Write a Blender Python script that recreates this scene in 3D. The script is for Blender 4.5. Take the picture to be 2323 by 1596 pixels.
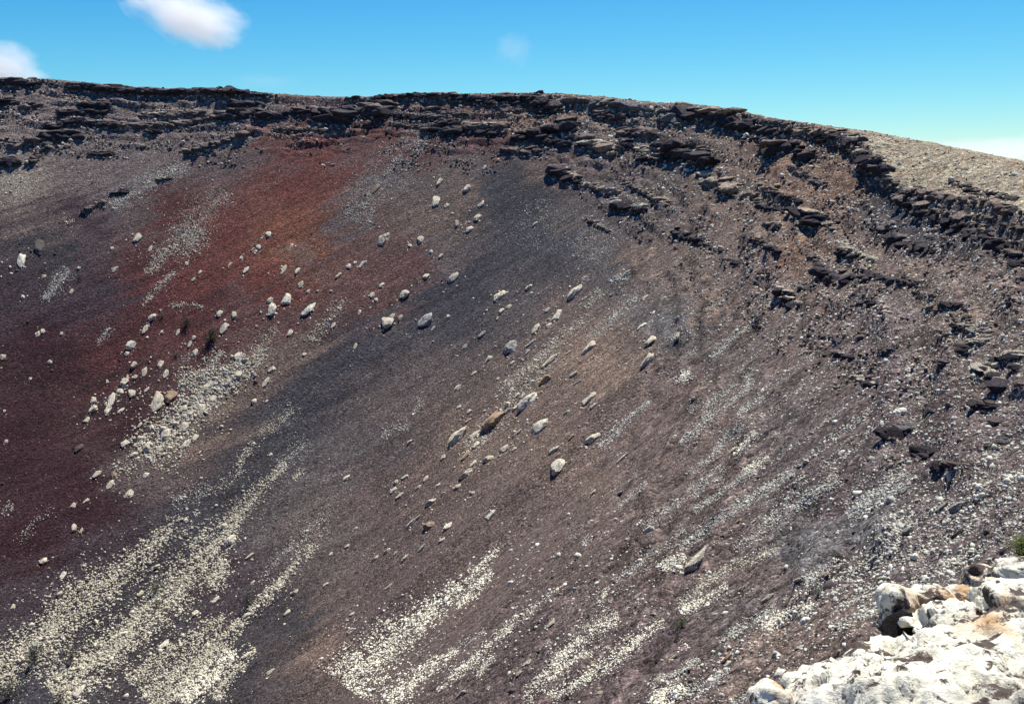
import bpy, bmesh, math, random
import numpy as np
from mathutils import Vector, Matrix, Quaternion
from mathutils.bvhtree import BVHTree

for o in list(bpy.data.objects): bpy.data.objects.remove(o)
scene = bpy.context.scene
col = scene.collection
rng = np.random.default_rng(7)
random.seed(7)
R = math.radians

# ------------------------------------------------------------------ camera
# picture units: the photograph at 2323 x 1596
FW, FH = 2323.0, 1596.0
F = FW*35.0/36.0
PITCH = math.atan((798-430)/F)
cd = bpy.data.cameras.new('camera'); cam = bpy.data.objects.new('camera', cd); col.objects.link(cam)
cam.location = (0, 0, 0); cam.rotation_euler = (math.pi/2-PITCH, 0, 0)
cd.lens = 35.0; cd.sensor_width = 36.0; cd.clip_start = 0.1; cd.clip_end = 60000
scene.camera = cam

# ------------------------------------------------------------------ light
SUN_AZ, SUN_EL = R(20), R(64)           # azimuth clockwise from +Y, elevation
world = bpy.data.worlds.new('World'); scene.world = world; world.use_nodes = True
wn = world.node_tree.nodes; wl = world.node_tree.links; wn.clear()
sky = wn.new('ShaderNodeTexSky'); sky.sky_type = 'NISHITA'; sky.sun_disc = False
sky.sun_elevation = SUN_EL; sky.sun_rotation = SUN_AZ
sky.altitude = 250; sky.air_density = 1.0; sky.dust_density = 0.3; sky.ozone_density = 2.0
tint = wn.new('ShaderNodeMix'); tint.data_type = 'RGBA'; tint.blend_type = 'MULTIPLY'
tint.inputs['Factor'].default_value = 1.0
tint.inputs[7].default_value = (10.2, 8.9, 7.9, 1)
bg = wn.new('ShaderNodeBackground'); bg.inputs['Strength'].default_value = 0.10
wo = wn.new('ShaderNodeOutputWorld')
sc0 = wn.new('ShaderNodeVectorMath'); sc0.operation = 'SCALE'; sc0.inputs['Scale'].default_value = 0.1
sep = wn.new('ShaderNodeSeparateColor'); com = wn.new('ShaderNodeCombineColor')
wl.new(sky.outputs[0], sc0.inputs[0]); wl.new(sc0.outputs[0], sep.inputs[0])
for ch, pw in enumerate((2.6, 1.6, 1.0)):                       # the film's response: a deep blue overhead, paler low down
    pwn = wn.new('ShaderNodeMath'); pwn.operation = 'POWER'; pwn.inputs[1].default_value = pw
    wl.new(sep.outputs[ch], pwn.inputs[0]); wl.new(pwn.outputs[0], com.inputs[ch])
wl.new(com.outputs[0], tint.inputs[6]); wl.new(tint.outputs[2], bg.inputs['Color']); wl.new(bg.outputs[0], wo.inputs['Surface'])
sd = bpy.data.lights.new('sun', 'SUN'); sd.energy = 5.0; sd.angle = R(0.53); sd.color = (1.0, 0.95, 0.86)
sun = bpy.data.objects.new('sun', sd); col.objects.link(sun)
sdir = Vector((math.sin(SUN_AZ)*math.cos(SUN_EL), math.cos(SUN_AZ)*math.cos(SUN_EL), math.sin(SUN_EL)))
sun.rotation_euler = sdir.to_track_quat('Z', 'Y').to_euler(); sun.location = sdir*300
scene.view_settings.view_transform = 'Standard'; scene.view_settings.look = 'None'
scene.view_settings.exposure = 0.60; scene.view_settings.gamma = 1.0; scene.view_settings.use_curve_mapping = False
cy = scene.cycles
cy.max_bounces = 6; cy.diffuse_bounces = 2; cy.glossy_bounces = 1; cy.transmission_bounces = 2
cy.volume_bounces = 4; cy.transparent_max_bounces = 8; cy.use_denoising = True
cy.use_adaptive_sampling = True; cy.adaptive_threshold = 0.02
try: cy.denoiser = 'OPENIMAGEDENOISE'
except Exception: pass

# ------------------------------------------------------------------ noise in numpy
_perm = rng.permutation(256).astype(np.int64); _perm = np.concatenate([_perm, _perm, _perm])
_grad = rng.normal(size=(256, 3)); _grad /= np.linalg.norm(_grad, axis=1)[:, None]; _grad = _grad.astype(np.float32)
def perlin(x, y, z=0.0):
    x, y, z = np.broadcast_arrays(np.asarray(x, np.float32), np.asarray(y, np.float32), np.asarray(z, np.float32))
    xi = np.floor(x).astype(np.int64); yi = np.floor(y).astype(np.int64); zi = np.floor(z).astype(np.int64)
    fx, fy, fz = x-xi, y-yi, z-zi
    u = fx*fx*fx*(fx*(fx*6-15)+10); v = fy*fy*fy*(fy*(fy*6-15)+10); w = fz*fz*fz*(fz*(fz*6-15)+10)
    xi &= 255; yi &= 255; zi &= 255
    def g(a, b, c):
        h = _perm[_perm[_perm[(xi+a) & 255]+((yi+b) & 255)]+((zi+c) & 255)]
        gr = _grad[h]
        return gr[..., 0]*(fx-a)+gr[..., 1]*(fy-b)+gr[..., 2]*(fz-c)
    x00 = g(0, 0, 0)*(1-u)+g(1, 0, 0)*u; x10 = g(0, 1, 0)*(1-u)+g(1, 1, 0)*u
    x01 = g(0, 0, 1)*(1-u)+g(1, 0, 1)*u; x11 = g(0, 1, 1)*(1-u)+g(1, 1, 1)*u
    return ((x00*(1-v)+x10*v)*(1-w)+(x01*(1-v)+x11*v)*w)*1.5
def fbm(x, y, z=0.0, oct=4, gain=0.5):
    a, s, t = 1.0, 0.0, 0.0
    for i in range(oct):
        s = s+a*perlin(np.asarray(x)*2**i+17.3*i, np.asarray(y)*2**i+5.1*i, np.asarray(z)*2**i+9.7*i); t += a; a *= gain
    return s/t
def sstep(a, b, x):
    t = np.clip((x-a)/(b-a), 0, 1); return t*t*(3-2*t)

# ------------------------------------------------------------------ pictures <-> directions
def ray(x, y):
    X = (x-FW/2)/F; Y = (y-FH/2)/F
    c, s = math.cos(PITCH), math.sin(PITCH)
    return np.array([X, c-Y*s, -(Y*c+s)])
def project(P):
    P = np.asarray(P); c, s = math.cos(PITCH), math.sin(PITCH)
    dep = P[..., 1]*c-P[..., 2]*s
    up = P[..., 1]*s+P[..., 2]*c
    d = np.where(np.abs(dep) < 1e-3, 1e-3, dep)
    return FW/2+F*P[..., 0]/d, FH/2-F*up/d, dep
# zoomed views the photograph was studied in -> picture units
_ZO = {1: (0, 0), 2: (850, 100), 3: (1700, 200), 4: (0, 580), 5: (850, 580), 6: (1700, 580), 7: (0, 1159), 8: (850, 1159), 9: (1700, 1159)}
ZK = 860/2288.0*FW/2560
def Z(n, x, y): return (_ZO[n][0]*FW/2560+x*ZK, _ZO[n][1]*FW/2560+y*ZK)

# ------------------------------------------------------------------ crater plan
# rim lip points with the floor point each fall line runs to
KEY = [((-3, .5), (-90, 47)), ((0.9, 4.4), (-88, 48)), ((2.5, 6.7), (-87, 48)), ((9, 12.5), (-86, 48.5)), ((18.5, 25), (-84, 50)), ((25, 40), (-80, 54)),
       ((29.5, 58), (-76, 61)), ((35, 82), (-72, 69)), ((39.5, 108), (-70, 76)), ((40, 134), (-71, 84)), ((35, 158), (-74, 91)),
       ((23, 181), (-79, 98)), ((4, 198), (-86, 103)), ((-22, 209), (-95, 107)), ((-52, 215), (-107, 108)), ((-87, 217), (-119, 106)),
       ((-124, 212), (-129, 102)), ((-162, 196), (-136, 97)), ((-192, 165), (-140, 91)), ((-205, 125), (-140, 84)), ((-200, 80), (-137, 73)), ((-170, 35), (-129, 62)),
       ((-120, 0), (-115, 52)), ((-70, -15), (-105, 48)), ((-30, -12), (-98, 47)), ((-12, -6), (-94, 47))]
kl = np.array([k[0] for k in KEY], float); kf = np.array([k[1] for k in KEY], float)
SKY = [(-400, 150), (-150, 172), (0, 180), (100, 182), (200, 192), (300, 200), (400, 206), (500, 208), (600, 215), (700, 221), (780, 224), (860, 220), (960, 214),
       (1060, 216), (1150, 214), (1250, 216), (1350, 224), (1450, 236), (1550, 242), (1650, 254), (1750, 270), (1850, 284)]
LIP = SKY+[(1969, 328), (2003, 375), (2047, 425), (2180, 450), (2323, 478)]
def az_slope(pts):
    a = [];
    for x, y in pts:
        r = ray(x, y); a.append((math.atan2(r[0], r[1]), r[2]/math.hypot(r[0], r[1])))
    a.sort(); return np.array(a)
lipT = az_slope(LIP)
kz = []
for (x, y) in kl:
    a = math.atan2(x, y); d = math.hypot(x, y)
    if lipT[0, 0] <= a <= lipT[-1, 0]+.01 and d > 50: kz.append(np.interp(a, lipT[:, 0], lipT[:, 1])*d)
    else: kz.append(None)
man = {0: -2.0, 1: -2.85, 2: -3.35, 3: -4.9, 4: -4.8, 5: -3.4, 6: -1.25, 17: 26, 18: 24, 19: 20, 20: 14, 21: 8, 22: 3, 23: 0, 24: -1, 25: -1.6}
for i, v in man.items(): kz[i] = v
kz = np.array(kz, float)
# dense closed curve (periodic Catmull-Rom, centripetal-ish via many samples)
def crom(P, n):
    P = np.asarray(P, float); m = len(P); out = []
    for i in range(m):
        p0, p1, p2, p3 = P[(i-1) % m], P[i], P[(i+1) % m], P[(i+2) % m]
        t = np.linspace(0, 1, n, endpoint=False)[:, None]
        out.append(.5*((2*p1)+(-p0+p2)*t+(2*p0-5*p1+4*p2-p3)*t**2+(-p0+3*p1-3*p2+p3)*t**3))
    return np.concatenate(out)
dense = crom(np.concatenate([kl, kf, kz[:, None]], 1), 60)
seg = np.linalg.norm(np.diff(np.concatenate([dense, dense[:1]])[:, :2], axis=0), axis=1)
ds_ = np.concatenate([[0], np.cumsum(seg)]); STOT = ds_[-1]
dense = np.concatenate([dense, dense[:1]])
dd = np.hypot(dense[:, 0], dense[:, 1]); da = np.degrees(np.arctan2(dense[:, 0], dense[:, 1]))
# columns: fine where the camera sees the wall
want = np.where((da > -36) & (da < 42) & (dense[:, 1] > 2), np.clip(dd*.0020, .09, .42), 2.2)
cum = np.concatenate([[0], np.cumsum(np.diff(ds_)/((want[1:]+want[:-1])/2))])
NC = int(cum[-1]); svals = np.interp(np.linspace(0, cum[-1], NC+1)[:-1], cum, ds_)
# lip heights follow the horizon line between the key points
def lipdata(s):
    g = [np.interp(s, ds_, dense[:, j]) for j in range(5)]
    x, y = g[0], g[1]; a = np.arctan2(x, y); d = np.hypot(x, y)
    inview = (a > lipT[0, 0]) & (a < lipT[-1, 0]) & (d > 60) & (y > 0)
    zt = np.interp(a, lipT[:, 0], lipT[:, 1])*d
    w = sstep(58, 90, d)*inview
    return x, y, g[2], g[3], g[4]*(1-w)+zt*w
LX, LY, CX, CY, LZ = lipdata(svals)
LL = np.hypot(CX-LX, CY-LY); DX, DY = (CX-LX)/LL, (CY-LY)/LL
qin = np.concatenate([-np.geomspace(160, 14, 22)[:-1], np.arange(-14, 0, .28), np.arange(0, 44, .27)])
NQ2 = 115
u2 = np.linspace(0, 1, NQ2)
q2 = 44+(LL[:, None]-44)*u2[None, :]
Q = np.concatenate([np.repeat(qin[None], NC, 0), q2], 1)          # (NC, NQ)
NQ = Q.shape[1]
S = np.repeat(svals[:, None], NQ, 1)
PX = LX[:, None]+DX[:, None]*Q; PY = LY[:, None]+DY[:, None]*Q
ang = np.arctan2(LX, LY)                                        # azimuth of the lip from the camera
dist = np.hypot(LX, LY)
right = sstep(R(4), R(20), ang)*(LY > 0)                        # how far round to the right
near = 1-sstep(8, 40, dist)
Qi = np.maximum(Q, 0); Qo = np.maximum(-Q, 0)
# inner wall: steep broken rim, talus, gentle floor
cl = (.7+.6*right-.4*near)[:, None]
slope = (.82-.06*near)[:, None]
Zi = LZ[:, None]-cl*sstep(0, 1.2, Qi)-slope*np.minimum(Qi, 62)-.62*np.clip(Qi-62, 0, None)+.003*np.clip(Qi-75, 0, None)**2
# outer side: a crest just behind the lip on the right, then the flank of the cone
wc = (2.5+6*right)[:, None]
crT = az_slope([(1500, 240), (1750, 272), (1850, 286), (1969, 303), (2050, 319), (2150, 339), (2250, 362), (2323, 380), (2450, 400), (2600, 425), (2900, 470)])
crx, cry = LX-DX*wc[:, 0], LY-DY*wc[:, 0]; cra, crd = np.arctan2(crx, cry), np.hypot(crx, cry)
hfit = np.clip(np.interp(cra, crT[:, 0], crT[:, 1])*crd-LZ, -.6, 4.5)
wf = sstep(R(10), R(15), cra)*(1-sstep(R(33), R(39), cra))*(LY > 15)*sstep(20, 40, dist)
hc = ((.4-.4*near)*(1-wf)+hfit*wf)[:, None]
Zo = hc*sstep(0, 1, Qo/wc)-.36*np.clip(Qo-wc, 0, None)*sstep(0, 14, Qo-wc)
Zm = Zi+Zo*(Q < 0)
Zbase = Zm.copy()
# broken ledges near the rim
qr = (17+19*right)[:, None]
Ccv = S*1.0
n1 = fbm(S/14, Q/9, 3.0, 3)
rock = 1-sstep(.55, 1.0, Qi/(qr*(1+.5*n1)))
rock *= sstep(-.35, .15, fbm(S/9, Q/4.5, 8.0, 3)+.22*(1-right)[:, None])
rock = np.where(Q < 0, sstep(-14, -4, Q)*.5, rock)
h = (1.75+.5*right)[:, None]*np.ones_like(Q)
lev = (LZ[:, None]-Zbase)/h+1.2*fbm(S/21, Q/40, 1.0, 3)+.07*fbm(S/3, Q/3, 2.0, 2)
fl = np.floor(lev); fr = lev-fl
stair = fl+.28*fr/.72*(fr < .72)+(fr >= .72)*(.28+.72*sstep(.72, .92, fr))
Zm = np.where(Q > .0, Zm+(-(stair-lev)*h)*rock*sstep(-.25,.3,fbm(S/7,Q/5,fl*3.3,3))*(.95-.15*right[:, None])*sstep(0, 2, Q), Zm)
strata = fbm(S/7, lev*1.6, 31.0, 2); Zm += strata*(.45+.10*right[:, None])*np.clip(rock, 0, 1)*sstep(0, 2, Q)
# lumps and gullies
LLc = LL[:, None]; lane = S*(1-.55*np.clip(Qi/LLc, 0, 1))
rough = .35+.65*rock
Zm += .55*fbm(PX/11, PY/11, 0, 3)*sstep(3, 20, np.abs(Q))*(.4+.6*(Q > 0))
Zm += .13*fbm(lane/3.4, Q/22, 4.0, 1)*sstep(8, 30, Qi)
lump = 1-np.abs(fbm(PX/1.9, PY/1.9, Zbase/1.4, 2)); Zm += (lump-.75)*.75*rock*sstep(12, 40, np.repeat(dist[:, None], NQ, 1))
Zm += .13*fbm(PX/1.5, PY/1.5, 5.0, 2)*(.5+1.3*rock)
Zm += (.30*fbm(PX/2.2, PY/1.1, 3.0, 4)+.12*fbm(PX/.5, PY/.4, 6.0, 2))*sstep(0, 1.5, Qo)*(Qo < 60)*sstep(30, 50, dist)[:, None]
# keep the camera's standing place clear
cc = 1-sstep(2.5, 7, np.hypot(PX, PY)); Zm = Zm*(1-cc)+np.minimum(Zm, -1.85)*cc
verts = np.stack([PX, PY, Zm], -1).reshape(-1, 3)
PXd, PYd, dep = project(verts)
PXd = np.where(dep > 1, PXd, 2600).reshape(NC, NQ); PYd = np.where(dep > 1, PYd, 1300).reshape(NC, NQ)
VN = None

# ------------------------------------------------------------------ ash colours
def lin(r, g, b): return np.array([((c/255+.055)/1.055)**2.4 if c/255 > .04045 else c/255/12.92 for c in (r, g, b)])
ASH = dict(brown=(.130, .102, .091), purple=(.112, .088, .085), dkpurple=(.056, .042, .050), grey=(.096, .088, .087), blue=(.056, .057, .066), dkgrey=(.050, .048, .053),
           gbrown=(.116, .099, .093), red=(.135, .051, .043), orange=(.170, .073, .049), dkred=(.088, .036, .036), maroon=(.043, .021, .026),
           rbrown=(.118, .068, .064), tan=(.225, .170, .130), tanb=(.160, .124, .103), rust=(.180, .120, .088), ledge=(.155, .130, .122), pledge=(.22, .19, .16), cap=(.30, .27, .20), lblue=(.135, .132, .13))
CTRL = """0,200,ledge 150,220,ledge 300,230,ledge 450,250,ledge 600,240,ledge 750,260,ledge 850,225,ledge 60,300,ledge 200,310,ledge 350,310,ledge 480,300,ledge
60,430,pledge 20,400,pledge 200,400,ledge 120,500,purple 200,480,dkpurple 100,570,dkgrey 30,650,dkpurple 250,400,ledge 330,390,ledge 280,470,purple
600,285,rbrown 700,300,red 860,290,red 780,280,rbrown 550,360,purple 450,370,purple 650,380,rbrown 400,480,dkred 650,440,red 700,480,orange 640,530,orange 680,560,rust 560,560,red 480,620,red 600,650,red
450,560,red 400,540,rbrown 330,600,dkred 350,700,dkred 550,690,rbrown 250,800,dkred 100,800,maroon 50,1000,maroon 150,1100,maroon 60,1250,maroon 200,1150,maroon 300,950,maroon 250,650,dkpurple 150,700,dkpurple
450,760,dkred 520,900,tanb 400,1000,tanb 350,1080,purple 620,740,rbrown 700,590,gbrown 760,500,gbrown 850,400,gbrown 800,350,rbrown 900,340,rbrown 1000,330,rbrown 950,400,gbrown 1050,360,gbrown 1000,440,gbrown 1150,420,blue 1150,500,blue
1250,570,blue 1100,600,blue 1200,480,blue 1000,560,gbrown 920,600,rbrown 980,490,tanb 1060,440,tanb 800,640,rbrown 870,680,rbrown 1000,700,blue 1150,700,grey 900,760,grey 750,850,blue 650,980,blue
550,1080,blue 430,1200,blue 330,1290,dkgrey 250,1250,dkpurple 150,1350,dkpurple 680,800,tanb 600,850,tanb 850,900,gbrown 950,820,gbrown 800,1000,grey 700,1100,grey 600,1200,grey 700,1200,gbrown 850,1150,purple 1000,1100,brown
1080,1000,tanb 1250,900,tanb 1350,800,tan 1430,770,tanb 1300,700,brown 1500,700,gbrown 1500,730,lblue 1640,680,tanb 1450,580,tanb 1350,620,grey 1300,520,grey 1400,500,grey 1250,400,brown 1500,420,gbrown
1600,400,tanb 1800,400,rust 1900,450,rust 1700,500,tanb 1850,560,rust 1400,300,tanb 1200,270,rust 1000,270,tanb 1100,300,rbrown 1300,350,purple 1950,600,tanb 2100,640,tanb 2120,530,dkgrey 2050,490,dkgrey
1700,620,brown 2200,700,tanb 2000,750,purple 1800,800,brown 1700,800,gbrown 1600,900,brown 1400,1000,brown 1300,1050,tanb 1200,1200,brown 1400,1300,brown 1600,1100,brown 1800,1000,gbrown 1900,1100,purple
1850,1230,lblue 2000,1200,lblue 1950,1300,purple 2100,1000,purple 2250,950,purple 2100,1200,purple 2250,800,brown 1700,1400,gbrown 1700,1270,brown 1850,1460,tanb 1750,1500,tanb 1500,1500,purple 1200,1500,purple 1050,1350,brown
900,1300,purple 750,1450,tanb 820,1400,purple 650,1400,dkgrey 500,1500,dkgrey 100,1500,blue 200,1400,dkgrey 500,1300,dkpurple 2120,350,cap 2200,380,cap 2250,410,cap 2300,440,cap 2323,400,cap 2000,320,cap 2080,390,cap 2500,430,cap 2600,460,cap
2500,700,tanb 2600,900,purple 2600,1300,purple -300,800,maroon -300,1200,maroon -300,500,dkpurple -300,250,ledge 720,560,orange 690,600,orange 620,580,orange 660,500,orange 400,1900,dkgrey 1400,1900,purple 1060,660,blue 980,720,blue 900,770,blue 830,800,blue 690,920,blue 600,1030,dkgrey 510,1130,dkgrey 390,1240,dkgrey 290,1330,dkgrey 1200,440,blue 1180,560,blue 520,520,red 600,600,red 700,400,red 420,640,red 500,700,dkred 640,360,red 730,360,red"""
cp = [c.split(',') for c in CTRL.split()]
cxy = np.array([(float(a), float(b)) for a, b, _ in cp]); ccol = np.array([ASH[c] for _, _, c in cp])
def ashcolour(x, y, P, s, q):
    k1, k2 = fbm(lane.reshape(-1)/3.2, q/26, 15.0, 2), fbm(lane.reshape(-1)/3.2, q/26, 25.0, 2)
    wx = x+50*fbm(P[:, 0]/13, P[:, 1]/13, 1.5, 4)+80*k1; wy = y+40*fbm(P[:, 0]/13, P[:, 1]/13, 7.5, 4)+70*k2
    capw = (np.array([c[2] == 'cap' for c in cp]))
    num = np.zeros((len(x), 3)); den = np.zeros(len(x))
    for (a, b), c, iscap in zip(cxy, ccol, capw):
        d2 = (wx-a)**2+((wy-b)*1.25)**2+200; w = d2**-1.9
        if iscap: w = w*(q < .25)
        num += w[:, None]*c; den += w
    return num/den[:, None]
flatS, flatQ = S.reshape(-1), Q.reshape(-1)
colr = ashcolour(PXd.reshape(-1), PYd.reshape(-1), verts, flatS, flatQ)
lane_f = lane.reshape(-1)
st = fbm(lane_f/2.0, flatQ/20, 11.0, 3)                       # streaks down the fall line
st2 = fbm(lane_f/.9, flatQ/9, 12.0, 2)
colr *= (1+.38*st+.22*st2)[:, None]
tanmask = sstep(.28, .62, fbm(lane_f/1.9, flatQ/9, 21.0, 2))*sstep(12, 22, flatQ)*.45
colr = colr*(1-tanmask[:, None])+np.clip(colr*np.array([2.0, 1.75, 1.55]), 0, .35)*tanmask[:, None]
rk = rock.reshape(-1)*(flatQ > 0)
mott = fbm(verts[:, 0]/1.3, verts[:, 1]/1.3, verts[:, 2]/.5, 4)
capn = (flatQ < 0)*sstep(.02, .35, fbm(verts[:, 0]/1.6, verts[:, 1]/.9, 4.4, 4))
colr = colr*(1-.75*capn[:, None])+np.array([.16, .095, .06])*.75*capn[:, None]
colr *= (1+.7*mott*rk)[:, None]*(1+.8*strata.reshape(-1)*rk*(flatQ > 0))[:, None]
nearcap = (1-sstep(8.5, 12, np.hypot(verts[:, 0], verts[:, 1])))*(flatQ < 1.2)
colr = colr*(1-nearcap[:, None])+np.array([.55, .52, .44])*(1+.5*mott)[:, None]*nearcap[:, None]
colr = np.clip(colr*np.array([.92, .885, .86]), .010, .6)

def mesh_grid(name, verts, nc, nq, wrap):
    i = np.arange(nc if wrap else nc-1); j = np.arange(nq-1)
    I, J = np.meshgrid(i, j, indexing='ij'); I2 = (I+1) % nc
    f = np.stack([I*nq+J, I2*nq+J, I2*nq+J+1, I*nq+J+1], -1).reshape(-1, 4)[:, ::-1]
    me = bpy.data.meshes.new(name)
    me.vertices.add(len(verts)); me.vertices.foreach_set('co', verts.astype(np.float32).ravel())
    me.loops.add(f.size); me.loops.foreach_set('vertex_index', f.astype(np.int32).ravel())
    me.polygons.add(len(f)); me.polygons.foreach_set('loop_start', np.arange(0, f.size, 4, dtype=np.int32))
    me.update(calc_edges=True); return me
me = mesh_grid('crater_wall', verts, NC, NQ, True)
at = me.color_attributes.new('ash', 'FLOAT_COLOR', 'POINT')
at.data.foreach_set('color', np.concatenate([colr, np.ones((len(colr), 1))], 1).astype(np.float32).ravel())
at2 = me.attributes.new('rock', 'FLOAT', 'POINT'); at2.data.foreach_set('value', rk.astype(np.float32))
me.polygons.foreach_set('use_smooth', np.ones(len(me.polygons), bool))
wall = bpy.data.objects.new('crater_wall', me); col.objects.link(wall); wall['kind'] = 'structure'
print('terrain', NC, NQ, len(me.polygons)*2)

# ------------------------------------------------------------------ materials
def newmat(name):
    m = bpy.data.materials.new(name); m.use_nodes = True; nt = m.node_tree; nt.nodes.clear()
    out = nt.nodes.new('ShaderNodeOutputMaterial'); b = nt.nodes.new('ShaderNodeBsdfPrincipled')
    b.inputs['Roughness'].default_value = .95; b.inputs['Specular IOR Level'].default_value = .12
    nt.links.new(b.outputs[0], out.inputs['Surface']); return m, nt, b
def N(nt, t, **k):
    n = nt.nodes.new(t)
    for a, v in k.items(): setattr(n, a, v)
    return n
def noise(nt, vec, scale, detail=4, rough=.6):
    n = N(nt, 'ShaderNodeTexNoise'); n.inputs['Scale'].default_value = scale; n.inputs['Detail'].default_value = detail
    n.inputs['Roughness'].default_value = rough; nt.links.new(vec, n.inputs['Vector']); return n.outputs['Fac']
def ramp(nt, fac, stops):
    r = N(nt, 'ShaderNodeValToRGB'); e = r.color_ramp.elements
    while len(e) < len(stops): e.new(.5)
    for el, (p, c) in zip(e, stops): el.position = p; el.color = (*c, 1) if len(c) == 3 else c
    nt.links.new(fac, r.inputs[0]); return r.outputs[0]
def mix(nt, fac, a, b, mode='MIX'):
    m = N(nt, 'ShaderNodeMix', data_type='RGBA', blend_type=mode)
    for i, v in ((0, fac), (6, a), (7, b)):
        if isinstance(v, (int, float)): m.inputs[i].default_value = v
        elif isinstance(v, tuple): m.inputs[i].default_value = (*v, 1)
        else: nt.links.new(v, m.inputs[i])
    return m.outputs[2]
def g3(v): return (v, v, v)
def bump(nt, h, dist, strength=1.0, normal=None):
    b = N(nt, 'ShaderNodeBump'); b.inputs['Distance'].default_value = dist; b.inputs['Strength'].default_value = strength
    nt.links.new(h, b.inputs['Height'])
    if normal: nt.links.new(normal, b.inputs['Normal'])
    return b.outputs[0]

m_ash, nt, b = newmat('volcanic_ash')
tc = N(nt, 'ShaderNodeTexCoord').outputs['Object']
vc = N(nt, 'ShaderNodeVertexColor', layer_name='ash').outputs['Color']
na = noise(nt, tc, 3.2, 6, .75); nb = noise(nt, tc, 9.0, 4, .7)
c1 = mix(nt, 1.0, vc, ramp(nt, na, [(.30, g3(.42)), (.5, g3(1.0)), (.72, g3(1.75))]), 'MULTIPLY')
c2 = mix(nt, 1.0, c1, ramp(nt, nb, [(.34, g3(.35)), (.46, g3(1.0)), (.72, g3(1.6))]), 'MULTIPLY')
def cells(scale):
    v = N(nt, 'ShaderNodeTexVoronoi', feature='F1'); v.inputs['Scale'].default_value = scale; nt.links.new(tc, v.inputs['Vector'])
    sp = N(nt, 'ShaderNodeSeparateColor'); nt.links.new(v.outputs['Color'], sp.inputs[0]); return sp.outputs[0], v.outputs['Distance']
g1, d1 = cells(3.1); g2, d2 = cells(7.5); g3_, d3 = cells(24.0)
c3 = mix(nt, 1.0, c2, ramp(nt, g1, [(0, g3(.42)), (.16, g3(.78)), (.5, g3(1.0)), (.86, g3(1.15)), (.97, g3(1.7))]), 'MULTIPLY')
c4 = mix(nt, 1.0, c3, ramp(nt, g2, [(0, g3(.5)), (.2, g3(.85)), (.8, g3(1.1)), (1, g3(1.5))]), 'MULTIPLY')
c5 = mix(nt, 1.0, c4, ramp(nt, g3_, [(0, g3(.62)), (.3, g3(.92)), (.8, g3(1.1)), (1, g3(1.5))]), 'MULTIPLY')
nt.links.new(c5, b.inputs['Base Color'])
nt.links.new(bump(nt, d3, -.03, .8, bump(nt, d2, -.07, .8, bump(nt, d1, -.15, .8, bump(nt, na, .06, .7)))), b.inputs['Normal'])
me.materials.append(m_ash)

def rockmat(name, dark, spots, orange, sc=1.0, grain=.35):
    m, nt, b = newmat(name)
    tc = N(nt, 'ShaderNodeTexCoord').outputs['Object']; oi = N(nt, 'ShaderNodeObjectInfo')
    add = N(nt, 'ShaderNodeVectorMath', operation='ADD'); nt.links.new(tc, add.inputs[0])
    mul = N(nt, 'ShaderNodeVectorMath', operation='SCALE'); mul.inputs['Scale'].default_value = 37.0
    cmb = N(nt, 'ShaderNodeCombineXYZ'); nt.links.new(oi.outputs['Random'], cmb.inputs[0]); nt.links.new(oi.outputs['Random'], cmb.inputs[1])
    nt.links.new(cmb.outputs[0], mul.inputs[0]); nt.links.new(mul.outputs[0], add.inputs[1]); v = add.outputs[0]
    base = oi.outputs['Color']
    n1 = noise(nt, v, 2.2*sc, 5, .65); n2 = noise(nt, v, 7*sc, 5, .7); n3 = noise(nt, v, 1.3*sc, 3, .6)
    c = mix(nt, 1.0, base, ramp(nt, n1, [(.3, g3(1-grain)), (.55, g3(1)), (.75, g3(1+grain*.6))]), 'MULTIPLY')
    c = mix(nt, ramp(nt, n3, [(.56, g3(0)), (.70, g3(orange))]), c, (.42, .20, .07))
    c = mix(nt, ramp(nt, n2, [(spots, g3(1)), (spots+.07, g3(0))]), c, dark)
    nt.links.new(c, b.inputs['Base Color'])
    nt.links.new(bump(nt, n2, .09/sc, .9, bump(nt, n1, .2/sc, .7)), b.inputs['Normal']); return m
m_pale = rockmat('pale_lichened_rock', (.13, .11, .09), .41, .3, 1.0, .5)
m_crag = rockmat('dark_lava_rock', (.022, .020, .024), .42, .12, 1.0, .6)

m_scree, nt, b = newmat('scree_stone')
tc = N(nt, 'ShaderNodeTexCoord').outputs['Object']; vc = N(nt, 'ShaderNodeVertexColor', layer_name='tint').outputs['Color']
n1 = noise(nt, tc, 8, 3, .6)
nt.links.new(mix(nt, 1.0, vc, ramp(nt, n1, [(.3, g3(.6)), (.55, g3(1)), (.8, g3(1.2))]), 'MULTIPLY'), b.inputs['Base Color'])

def lichen(name, o0):
  m, nt, b = newmat(name)
  tc = N(nt, 'ShaderNodeTexCoord').outputs['Object']
  n1 = noise(nt, tc, 1.6, 6, .65); n2 = noise(nt, tc, 5.5, 6, .72); n3 = noise(nt, tc, 1.15, 4, .6); n4 = noise(nt, tc, 22, 4, .7); n5 = noise(nt, tc, .75, 3, .5)
  c = mix(nt, 1.0, (.70, .67, .54), ramp(nt, n1, [(.30, g3(.38)), (.5, g3(1)), (.8, g3(1.15))]), 'MULTIPLY')
  c = mix(nt, ramp(nt, n5, [(.52, g3(0)), (.66, g3(.75))]), c, (.34, .34, .35))
  c = mix(nt, ramp(nt, n3, [(o0, g3(0)), (o0+.08, g3(.85))]), c, (.50, .29, .12))
  c = mix(nt, ramp(nt, n2, [(.42, g3(1)), (.47, g3(0))]), c, (.09, .07, .06))
  c = mix(nt, 1.0, c, ramp(nt, n4, [(.3, g3(.55)), (.48, g3(1)), (.8, g3(1.12))]), 'MULTIPLY')
  nt.links.new(c, b.inputs['Base Color'])
  nt.links.new(bump(nt, n4, .012, .6, bump(nt, n2, .04, .6)), b.inputs['Normal'])
  return m
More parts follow.
